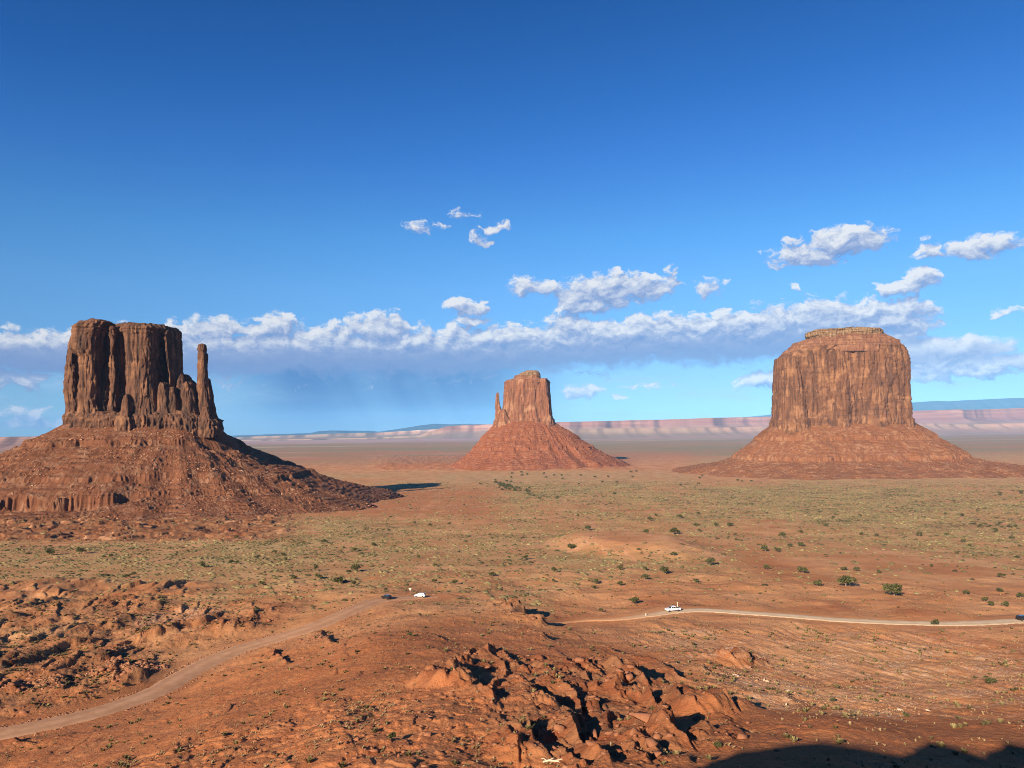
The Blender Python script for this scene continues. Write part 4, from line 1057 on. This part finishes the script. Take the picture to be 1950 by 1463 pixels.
for n_, k in enumerate(top):
    pale_ = kindv[k] == 3
    o = bpy.data.objects.new('boulder', ROCK_ME[(k % len(ROCKS)) * 2 + (1 if pale_ else 0)])
    COL.objects.link(o)
    sc_ = allS[k]
    o.location = (allP[k][0], allP[k][1], allP[k][2] + sc_ * .12)
    o.scale = (sc_, sc_, sc_ * rnd.uniform(.7, 1.0)); o.rotation_euler = (rnd.uniform(-.3, .3), rnd.uniform(-.3, .3), rnd.uniform(0, 6.28))
    lab, gr_ = LAB[kindv[k]]
    if k == 0: o.scale = (3.6, 2.3, 1.8); o.rotation_euler = (0.05, .12, -.5); lab = first_big[0]
    tag(o, lab, 'boulder', gr_)
o = scatter_mesh('rubble', allP[rest], allS[rest], ROCKS_S + ROCKS[:4], M_ROCK, tint[rest]); tag(o, 'small broken red and pale rock on the slopes', kind='stuff')
# fallen blocks on the talus of each butte
def on_mesh(o, n, zmin, power, seed):
    me = o.data; nv = len(me.vertices); co = np.empty(nv * 3, np.float32); me.vertices.foreach_get('co', co); co = co.reshape(-1, 3)
    r = np.random.RandomState(seed)
    w = np.clip(n2d(co[:, 0] / 45, co[:, 1] / 45, seed) + .25, 0, 1) ** power * (co[:, 2] > zmin) * (co[:, 1] < np.median(co[:, 1]) + 60)
    k = r.choice(nv, n, p=w / w.sum()); return co[k] + r.uniform(-1.0, 1.0, (n, 3)) * np.array([1, 1, 0])
tal = [c for rt in (root_w, root_m, root_e) for c in rt.children if c.name.startswith('talus')]
for o_t, rt, n, zmin, sm, lab in ((tal[0], root_w, 5200, -98, 1.15, 'w'), (tal[1], root_m, 1300, -112, 1.5, 'm'), (tal[2], root_e, 500, -118, 1.7, 'e')):
    Pt = on_mesh(o_t, n, zmin, 1.2, 7 + int(sm * 10)); st_ = np.exp(rng.normal(math.log(sm), .45, n)).clip(.4, 5)
    ob = scatter_mesh('fallen_blocks', Pt, st_, ROCKS_S, M_ROCK, rng.uniform(0, 1.0, n) ** 1.5, parent=rt); local(ob, rt); ob['kind'] = 'stuff'

# ------------------------------------------------------------------ scrub
def dome(seed, n=7, h=.75, spiky=.25):
    r = random.Random(seed); V = [(0, 0, h)]; Fq = []
    for lv, (rad, z) in enumerate(((.62, h * .72), (1.0, .12))):
        for i in range(n):
            a = 6.283 * (i + .5 * lv) / n; q = rad * r.uniform(1 - spiky, 1 + spiky)
            V.append((q * math.cos(a), q * math.sin(a), z * r.uniform(.6, 1.25)))
    for i in range(n):
        j = (i + 1) % n
        Fq += [(0, 1 + i, 1 + j), (1 + i, 1 + n + i, 1 + j), (1 + j, 1 + n + i, 1 + n + j)]
    return np.array(V), np.array(Fq)
def tuft(seed, blades=16, lean=.8):        # a spray of narrow blades
    r = random.Random(seed); V = []; Fq = []
    for i in range(blades):
        a = r.uniform(0, 6.28); l = r.uniform(.6, 1.15); o_ = r.uniform(0, lean); b0 = r.uniform(0, .35)
        bx_, by_ = b0 * math.cos(a), b0 * math.sin(a); tx, ty = bx_ + o_ * l * math.cos(a), by_ + o_ * l * math.sin(a); w_ = .12
        k = len(V); px_, py_ = -math.sin(a) * w_, math.cos(a) * w_
        V += [(bx_ - px_, by_ - py_, -.1), (bx_ + px_, by_ + py_, -.1), (tx + px_, ty + py_, l * .8), (tx - px_, ty - py_, l * .85)]
        Fq += [(k, k + 1, k + 2), (k, k + 2, k + 3)]
    return np.array(V), np.array(Fq)
DOMES = [dome(i, 6, .7, .35) for i in range(8)]; TUFTS = [tuft(20 + i) for i in range(6)]
M_SCRUB = tint_mat('scrub_leaves', (.045, .040, .018), (.29, .225, .098)); M_STRAW = tint_mat('dry_tuft', (.15, .10, .05), (.36, .25, .135))
wv = np.clip(veg, 0, 1) * sstep(RRr, 290, 360) * (1 - sstep(RRr, 1500, 1900)) * (np.abs(np.degrees(th))[None, :] < 36) * np.clip(.45 + 1.3 * fbm(X / 14, Y / 14, 3, 211), 0.03, 1.2)
wv = wv * np.where(RRr < 700, 1.5, 1.0)
Pv = grid_sample(wv, 78000)
hd_ = np.hypot(Pv[:, 0], Pv[:, 1])
sv = np.exp(rng.normal(-.36, .42, len(Pv))).clip(.25, 2.0) * (1 + .25 * (hd_ > 800))
tv = np.clip(rng.beta(2, 2, len(Pv)) + .35 * n2d(Pv[:, 0] / 60, Pv[:, 1] / 60, 5), 0, 1)
o = scatter_mesh('scrub', Pv, sv, DOMES, M_SCRUB, tv, sink=.05, tilt=.1, squash=.85); tag(o, 'low olive sagebrush and straw grass dotting the plain', kind='stuff')
wt_ = nearfoot * (1 - crag_zone * .7) * (.25 + hill_zone + .5 * right_zone) * np.clip(fbm(X / 11, Y / 11, 3, 215) + .12, 0, 1) * (1 - np.minimum(roadmask * 5, 1))
Pt = grid_sample(wt_, 5200); st_ = rng.uniform(.14, .40, len(Pt))
o = scatter_mesh('dry_grass', Pt, st_, TUFTS, M_STRAW, rng.uniform(.2, 1, len(Pt)), sink=0, tilt=.1); tag(o, 'pale dry grass tufts on the foreground slopes', kind='stuff')
wb = nearfoot * (.2 + .4 * right_zone + .8 * bad_zone) * np.clip(fbm(X / 13, Y / 13, 3, 216) + .1, 0, 1)
Pb = grid_sample(wb, 2600); sb = rng.uniform(.3, .85, len(Pb))
CLUMPS = [tuft(60 + i_, 46, .95) for i_ in range(6)]
o = scatter_mesh('scrub', Pb, sb * .8, CLUMPS, M_SCRUB, rng.uniform(.1, .9, len(Pb)), sink=.05, tilt=.1); tag(o, 'small grey-green scrub on the near slopes', kind='stuff')

# ------------------------------------------------------------------ junipers
M_LEAF = tint_mat('juniper_leaves', (.032, .036, .014), (.13, .125, .050)); M_BARK = tint_mat('juniper_bark', (.12, .08, .05), (.26, .19, .14))
def juniper(seed):
    r = random.Random(seed); q = np.random.RandomState(seed)
    V, Fq, T_ = [], [], []
    lobes = [(r.uniform(-.62, .62), r.uniform(-.5, .5), r.uniform(.42, .85), r.uniform(.26, .46)) for _ in range(9)]
    for (x, y, z, ra) in lobes:
        sh_ = r.uniform(-.15, .15)
        for _ in range(70):
            d = q.randn(3); d /= np.linalg.norm(d); d[2] = abs(d[2]) * .9 - .35 * (q.rand() < .4)
            c = np.array([x, y, z]) + d * ra * q.uniform(.55, 1.08); s_ = q.uniform(.05, .10)
            a = q.randn(3); a /= np.linalg.norm(a); b = np.cross(a, q.randn(3)); b /= np.linalg.norm(b)
            k = len(V); V += [c - a * s_ - b * s_ * .6, c + a * s_ - b * s_ * .5, c + a * s_ * .8 + b * s_ * .7, c - a * s_ * .7 + b * s_ * .6]
            Fq.append((k, k + 1, k + 2, k + 3)); T_ += [np.clip(.45 + sh_ + q.uniform(-.3, .35), 0, 1)] * 4
    T_ = np.array(T_)
    cr = link_mesh('crown', np.array(V), np.array(Fq), M_LEAF, None, {'tint': np.stack([T_, T_, T_], 1)})
    V, Fq = [], []
    limbs = [((0, 0, -.1), (0.03, .02, .3), .09, .06)] + [((.02, .01, .2), (x * .85, y * .85, z), .05, .015) for (x, y, z, ra) in lobes[:7]]
    for a, b, r0, r1 in limbs:
        k = len(V); a = np.array(a); b = np.array(b)
        for c, ra in ((a, r0), ((a + b) / 2 + np.array([r.uniform(-.05, .05), r.uniform(-.05, .05), .03]), (r0 + r1) / 2), (b, r1)):
            for i in range(5): V.append(c + np.array([ra * math.cos(i * 1.2566), ra * math.sin(i * 1.2566), 0]))
        for l in range(2):
            for i in range(5): Fq.append((k + l * 5 + i, k + l * 5 + (i + 1) % 5, k + l * 5 + 5 + (i + 1) % 5, k + l * 5 + 5 + i))
    T_ = np.full(len(V), .5)
    tr_ = link_mesh('trunk', np.array(V), np.array(Fq), M_BARK, None, {'tint': np.stack([T_, T_, T_], 1)})
    md_ = (cr.data, tr_.data); bpy.data.objects.remove(cr); bpy.data.objects.remove(tr_); return md_
JUN = [juniper(500 + i) for i in range(6)]
def plant(px, py, w, label, group, tall=1.0, name='juniper_bush'):
    h = hit(px, py); ra = max(w, 7) / 2 * h[1] / F
    root = empty(name, h); root.scale = (ra, ra, ra * 1.0 * tall); root.rotation_euler.z = rnd.uniform(0, 6.28)
    tag(root, label, 'bush', group)
    cm, tm = JUN[rnd.randrange(6)]
    for nm, me in (('crown', cm), ('trunk', tm)):
        c = bpy.data.objects.new(nm, me); COL.objects.link(c); c.parent = root
    return root
SPECIAL = {(1611, 1117): (36, 'widest round green bush, on bare sand above the pale road'), (1703, 1135): (40, 'spread grey-green bush with bare limbs above the pale road'),
           (1557, 1117): (20, 'compact green bush just left of the widest round bush'), (1352, 1077): (25, 'round green bush on the sand right below the pale mound'),
           (1283, 1018): (24, 'dark green bush at the right end of the pale mound'), (600, 1088): (15, 'tall narrow double-headed green bush above the dirt road'),
           (643, 1113): (25, 'broad green bush above the dirt road, widest on that side'), (1120, 1010): (16, 'dark round bush at the left tip of the pale mound'),
           (1207, 1151): (24, 'dark bush left of the white pickup'), (745, 1408): (22, 'single round green bush on the foreground hill among red blocks'),
           (1888, 1303): (24, 'green bush alone on the stony slope at the right edge'), (780, 1212): (13, 'small bright green bush on the near hilltop'),
           (1585, 1337): (14, 'grey-green bush in the sandy bowl beside the gully'), (1725, 1366): (15, 'grey-green bush beside the pale rubble patch'),
           (1670, 1337): (11, 'small bush above the pale rubble patch'), (1368, 1424): (18, 'green bush at the edge of the great shadow'),
           (1780, 1191): (20, 'low bush on the near verge of the pale road'), (775, 1118): (11, 'small round bush just above the sign'),
           (828, 1110): (13, 'bush with a long shadow right of the sign'), (866, 1113): (15, 'bush farthest right beyond the white car')}
for (px, py), (w, lab) in SPECIAL.items():
    plant(px, py, w, lab, None, 1.35 if (px, py) == (600, 1088) else 1.0)
MORE = [(1087, 1046, 18), (1000, 1066, 15), (940, 1097, 13), (1056, 1090, 17), (1055, 1109, 11), (1283, 1059, 14), (1180, 1086, 17), (1230, 1087, 14), (1268, 1094, 26), (1228, 1104, 18), (1134, 1113, 18), (1132, 1122, 12), (1180, 1116, 16), (1144, 1165, 11), (1326, 1110, 14),
        (1457, 1050, 20), (1482, 1051, 15), (1325, 1003, 12), (1365, 1003, 13), (1390, 1003, 14), (1333, 1013, 10), (1230, 1016, 14), (1250, 984, 10), (1238, 992, 13), (1295, 987, 13), (1330, 979, 8), (1100, 984, 9), (1060, 951, 10), (1170, 943, 9), (1027, 951, 8),
        (1586, 989, 11), (1573, 1003, 11), (1638, 984, 9), (1490, 1024, 18), (1525, 1016, 10), (1640, 1020, 11), (1670, 1021, 9), (1750, 1021, 13), (1802, 1020, 10), (1799, 981, 9), (1832, 983, 10), (1865, 1005, 12), (1897, 1014, 15), (1905, 999, 10), (1933, 1005, 11), (1926, 1028, 12), (1835, 1033, 12), (1847, 1041, 9), (1822, 1055, 10), (1600, 1055, 7), (1505, 1043, 14), (1525, 1041, 15), (1460, 1084, 15), (1530, 1092, 22), (1840, 1132, 14), (1875, 1145, 14), (1904, 1128, 15), (1888, 1155, 18), (1915, 1156, 18), (1943, 1138, 16), (1606, 1087, 14), (1630, 1088, 14), (1674, 1092, 12), (1775, 1080, 10), (1906, 1100, 15),
        (1905, 942, 9), (1945, 940, 9), (450, 1026, 11), (617, 1035, 14), (712, 1040, 12), (676, 1051, 14), (523, 1055, 13), (540, 1060, 12), (544, 1067, 10), (490, 1065, 14), (388, 1081, 16), (438, 1075, 15), (452, 1074, 11), (678, 1089, 24), (560, 1104, 13), (608, 1103, 18), (500, 1115, 15), (675, 1115, 15), (797, 1064, 12), (828, 1079, 10), (936, 1098, 14), (855, 1000, 9), (820, 1003, 11), (790, 998, 9), (97, 1058, 22), (155, 1055, 22), (255, 1096, 11), (240, 1102, 15), (210, 1062, 12), (1400, 1020, 9)]
def region_label(px, py):
    if px < 330: return 'dark bush on the scrub flat below the left butte', 'bushes below the left butte'
    if px < 900 and py > 1040: return 'small dark bush on the sandy plain beyond the dirt road', 'bushes beyond the dirt road'
    if px < 1000: return 'small bush on the plain between left and middle buttes', 'bushes between the left and middle buttes'
    if px < 1240 and py > 1040: return 'bush in the draw left of the pale mound', 'bushes in the draw by the pale mound'
    if px < 1420: return 'bush on the scrub around and beyond the pale mound', 'bushes round the pale mound'
    if px < 1700: return 'bush on the red sand below the broad butte', 'bushes below the broad butte'
    if py > 1090: return 'low bush in the cluster above the pale road bend', 'bushes above the pale road bend'
    return 'bush on the scrubby plain at the far right', 'bushes on the right-hand plain'
for px, py, w in MORE: plant(px, py, w, *region_label(px, py))
for _ in range(42):
    a = rnd.gauss(0, 1); px = 962 + a * 24; py = 928 + a * 5 + rnd.gauss(0, 5)
    plant(px, py, rnd.uniform(6, 10), 'tiny tree in the dark grove on the plain before the middle butte', 'grove on the plain before the middle butte')
for _ in range(26): plant(rnd.uniform(920, 1500), rnd.uniform(899, 925), rnd.uniform(5, 7), 'distant dot of a bush on the green strip at the middle butte', 'distant bushes on the green strip')

# ------------------------------------------------------------------ vehicles, signs
def pmat(name, col, rough=.5, metal=0.0, spec=.5, coat=0.0):
    m = bpy.data.materials.new(name); m.use_nodes = True; t = m.node_tree; N = NT(t); b = t.nodes['Principled BSDF']
    pos = t.nodes.new('ShaderNodeTexCoord').outputs['Object']
    c = N.mix(N.noise(pos, 2.0, 3, .6), tuple(v * .9 for v in col), tuple(min(1, v * 1.08) for v in col)); N.l.new(c, b.inputs['Base Color'])
    b.inputs['Roughness'].default_value = rough; b.inputs['Metallic'].default_value = metal; b.inputs['Specular IOR Level'].default_value = spec; b.inputs['Coat Weight'].default_value = coat
    return m
M_WHITEP = pmat('white_paint', (.74, .74, .72), .35, coat=.4); M_BLACKP = pmat('black_paint', (.012, .013, .016), .3, coat=.5)
M_GLASS = pmat('dark_glass', (.02, .025, .03), .08); M_TYRE = pmat('tyre_rubber', (.02, .02, .02), .9); M_RIM = pmat('wheel_rim', (.45, .45, .46), .35, .9)
M_LAMP = pmat('lamp_lens', (.7, .7, .68), .15); M_RED = pmat('tail_lamp', (.35, .02, .02), .2); M_POST = pmat('weathered_post', (.50, .34, .24), .8)
def prism_obj(name, prof, y0, y1, mat, parent, inset=None, bev=.03):
    """side outline (x, z) pushed across the width; inset narrows the upper points"""
    bm = bmesh.new(); n = len(prof); zt = max(p[1] for p in prof); zb = min(p[1] for p in prof)
    def yy(y, z): return y * (1 - (inset or 0) * (z - zb) / max(zt - zb, .01))
    A = [bm.verts.new((x, yy(y0, z), z)) for x, z in prof]; B = [bm.verts.new((x, yy(y1, z), z)) for x, z in prof]
    bm.faces.new(A); bm.faces.new(B[::-1])
    for i in range(n): bm.faces.new((A[i], B[i], B[(i + 1) % n], A[(i + 1) % n]))
    bmesh.ops.recalc_face_normals(bm, faces=bm.faces)
    if bev: bmesh.ops.bevel(bm, geom=list(bm.edges), offset=bev, segments=2, affect='EDGES', clamp_overlap=True)
    me = bpy.data.meshes.new(name); bm.to_mesh(me); bm.free(); me.materials.append(mat)
    o = bpy.data.objects.new(name, me); COL.objects.link(o); o.parent = parent; return o
def wheel(parent, x, y, r=.38, w=.24):
    def cyl(name, rad, wd, mat, par, hub=0):
        n = 20; V = []; Fq = []
        for s_ in (-1, 1):
            for q in (rad, rad * .93):
                for i in range(n): V.append((q * math.cos(6.2832 * i / n), s_ * wd / 2 * (1 if q < rad else .8), q * math.sin(6.2832 * i / n)))
        for a, b in ((0, 1), (1, 3), (3, 2), (2, 0)):
            for i in range(n): Fq.append((a * n + i, a * n + (i + 1) % n, b * n + (i + 1) % n, b * n + i))
        for k in (1, 3):
            c = len(V); V.append((0, (-1 if k == 1 else 1) * (wd / 2 - hub), 0))
            for i in range(0, n, 2): Fq.append((k * n + i, k * n + i + 1, k * n + (i + 2) % n, c))
        return link_mesh(name, np.array(V), np.array(Fq), mat, par, smooth=False)
    t = cyl('wheel', r, w, M_TYRE, parent); t.location = (x, y, r)
    rm = cyl('rim', r * .6, w + .012, M_RIM, t, .05); return t
def vehicle(kind, px, py, head, mat, label, name, cat='car'):
    p = hit(px, py); best = None
    for P_, Zr in zip(RP, RZ):
        d = np.hypot(P_[:, 0] - p[0], P_[:, 1] - p[1]); k = d.argmin()
        if best is None or d[k] < best[0]: best = (d[k], P_[k], Zr[k], P_[min(k + 1, len(P_) - 1)] - P_[max(k - 1, 0)])
    q = best[1] if best[0] < 12 else p[:2]; z = best[2] + .012 if best[0] < 12 else p[2]
    root = empty(name, (q[0], q[1], z)); tag(root, label, cat)
    root.rotation_euler.z = (math.atan2(best[3][1], best[3][0]) if head is None else math.radians(head))
    if kind == 'pickup':
        prism_obj('body', [(-2.8, .5), (2.75, .5), (2.85, .75), (2.8, 1.05), (1.25, 1.22), (-2.85, 1.22), (-2.85, .6)], -.98, .98, mat, root)
        prism_obj('cabin', [(1.3, 1.2), (.62, 1.83), (-.85, 1.86), (-1.0, 1.2)], -.9, .9, mat, root, .14)
        prism_obj('windshield', [(1.32, 1.24), (1.33, 1.24), (.68, 1.80), (.67, 1.80)], -.74, .74, M_GLASS, root, .1, 0)
        for s_ in (-1, 1):
            for x0, x1 in ((.05, .92), (-.78, -.03)):
                prism_obj('window', [(x0, 1.27), (x1, 1.27), (min(x1, .62), 1.74), (x0, 1.74)], s_ * .905 - .006, s_ * .905 + .006, M_GLASS, root, .10, 0)
        prism_obj('cargo_bed', [(-2.7, 1.223), (-1.1, 1.223), (-1.1, 1.233), (-2.7, 1.233)], -.78, .78, M_TYRE, root, 0, 0)
        ws, L = (1.85, -1.75), 2.83
    else:
        L = 2.3
        prism_obj('body', [(-2.25, .42), (2.2, .42), (2.32, .7), (2.22, .95), (1.2, 1.12), (-2.3, 1.15), (-2.35, .6)], -.93, .93, mat, root)
        prism_obj('cabin', [(1.25, 1.1), (.45, 1.62), (-1.9, 1.66), (-2.25, 1.1)], -.88, .88, mat, root, .16)
        prism_obj('windshield', [(1.24, 1.14), (1.25, 1.14), (.53, 1.60), (.52, 1.60)], -.72, .72, M_GLASS, root, .1, 0)
        prism_obj('rear_window', [(-2.25, 1.16), (-2.24, 1.16), (-1.95, 1.60), (-1.96, 1.60)], -.70, .70, M_GLASS, root, .1, 0)
        for s_ in (-1, 1):
            for x0, x1, xt in ((.02, .95, .48), (-.9, -.06, -.06), (-1.85, -.98, -.98)):
                prism_obj('window', [(x0, 1.17), (x1, 1.17), (xt, 1.55), (x0 if x0 > -1.5 else -1.75, 1.55)], s_ * .87 - .012, s_ * .87 + .012, M_GLASS, root, .12, 0)
        ws = (1.42, -1.42)
    for x in ws:
        for s_ in (-1, 1): wheel(root, x, s_ * .86)
    for s_ in (-1, 1):
        prism_obj('headlight', [(L - .10, .76), (L + .02, .76), (L - .02, .92), (L - .14, .92)], s_ * .72 - .16, s_ * .72 + .16, M_LAMP, root, 0, .01)
        prism_obj('tail_light', [(-L - .06, .78), (-L + .06, .78), (-L + .06, 1.0), (-L - .06, 1.0)], s_ * .8 - .08, s_ * .8 + .08, M_RED, root, 0, .01)
    return root
vehicle('suv', 738, 1142, 140, M_BLACKP, 'black car driving down the dirt road toward the bend', 'parked_car')
vehicle('suv', 797, 1138, 168, M_WHITEP, 'white car at the crest where the dirt road ends', 'parked_car')
vehicle('pickup', 1285, 1166, 196, M_WHITEP, 'white pickup truck stopped on the pale dirt road', 'pickup_truck', 'truck')
vehicle('suv', 1951, 1183, None, M_BLACKP, 'dark car cut off by the right edge of the photo', 'parked_car')
sp = hit(781, 1131)
sg = empty('yield_sign', sp); tag(sg, 'pale inverted triangle road sign on a post between the two cars', 'sign')
prism_obj('post', [(-.04, -.3), (.04, -.3), (.04, 1.5), (-.04, 1.5)], -.03, .03, M_POST, sg, 0, 0)
M_SIGN = pmat('sign_face', (.72, .55, .45), .5)
prism_obj('sign_panel', [(-.62, 2.35), (.62, 2.35), (.05, 1.3), (-.05, 1.3)], -.06, -.035, M_SIGN, sg, 0, 0)
for (px, py, h_, lab) in ((1290, 1158, 2.3, 'thin pale marker post standing behind the white pickup'), (1230, 1174, 1.2, 'short pale marker post by the track left of the pickup')):
    pp = hit(px, py); o = prism_obj('marker_post', [(-.14, -.3), (.14, -.3), (.12, h_), (-.12, h_)], -.1, .1, M_SIGN, None, 0, .02); o.location = pp; tag(o, lab, 'post')
# a bleached fallen branch in the foreground
lp = hit(1052, 1453); lg = empty('fallen_branch', lp); tag(lg, 'bleached dead branch lying at the bottom of the foreground hill', 'branch')
M_DEAD = pmat('bleached_wood', (.62, .46, .32), .8)
def limb(name, pts, rads, par):
    V, Fq = [], []
    for c, ra in zip(pts, rads):
        for i in range(7): V.append((c[0], c[1] + ra * math.cos(i * .8976), c[2] + ra * math.sin(i * .8976)))
    for l in range(len(pts) - 1):
        for i in range(7): Fq.append((l * 7 + i, l * 7 + (i + 1) % 7, l * 7 + 7 + (i + 1) % 7, l * 7 + 7 + i))
    return link_mesh(name, np.array(V), np.array(Fq), M_DEAD, par)
limb('stem', [(-1.1, 0, .12), (-.4, .1, .25), (.3, .0, .2), (1.0, .25, .3), (1.5, .3, .2)], (.11, .13, .12, .08, .02), lg)
for pts in ([(-.4, .1, .25), (-.1, -.1, .5), (.2, -.2, .65)], [(.2, 0, .2), (.6, -.3, .28), (1.0, -.5, .2)], [(-.6, .1, .2), (-1.0, .4, .35), (-1.3, .5, .3)]):
    limb('twig', pts, (.07, .05, .015), lg)

# ------------------------------------------------------------------ air
def box_mesh(name, x0, x1, y0, y1, z0, z1, mat):
    V = [(x, y, z) for z in (z0, z1) for y in (y0, y1) for x in (x0, x1)]
    return link_mesh(name, np.array(V, float), [(0, 2, 3, 1), (4, 5, 7, 6), (0, 1, 5, 4), (2, 6, 7, 3), (0, 4, 6, 2), (1, 3, 7, 5)], mat)
hm = bpy.data.materials.new('haze'); hm.use_nodes = True
ht = hm.node_tree; ht.nodes.clear()
hv = ht.nodes.new('ShaderNodeVolumePrincipled'); ho = ht.nodes.new('ShaderNodeOutputMaterial')
hv.inputs['Color'].default_value = (0.22, 0.54, 1.0, 1); hv.inputs['Density'].default_value = 1.55e-5; hv.inputs['Anisotropy'].default_value = -0.35
ht.links.new(hv.outputs[0], ho.inputs['Volume'])
hz_ = box_mesh('haze', -63500, 63500, -63500, 63500, -200, 1650, hm)
tag(hz_, 'thin blue air over the whole valley', kind='stuff')
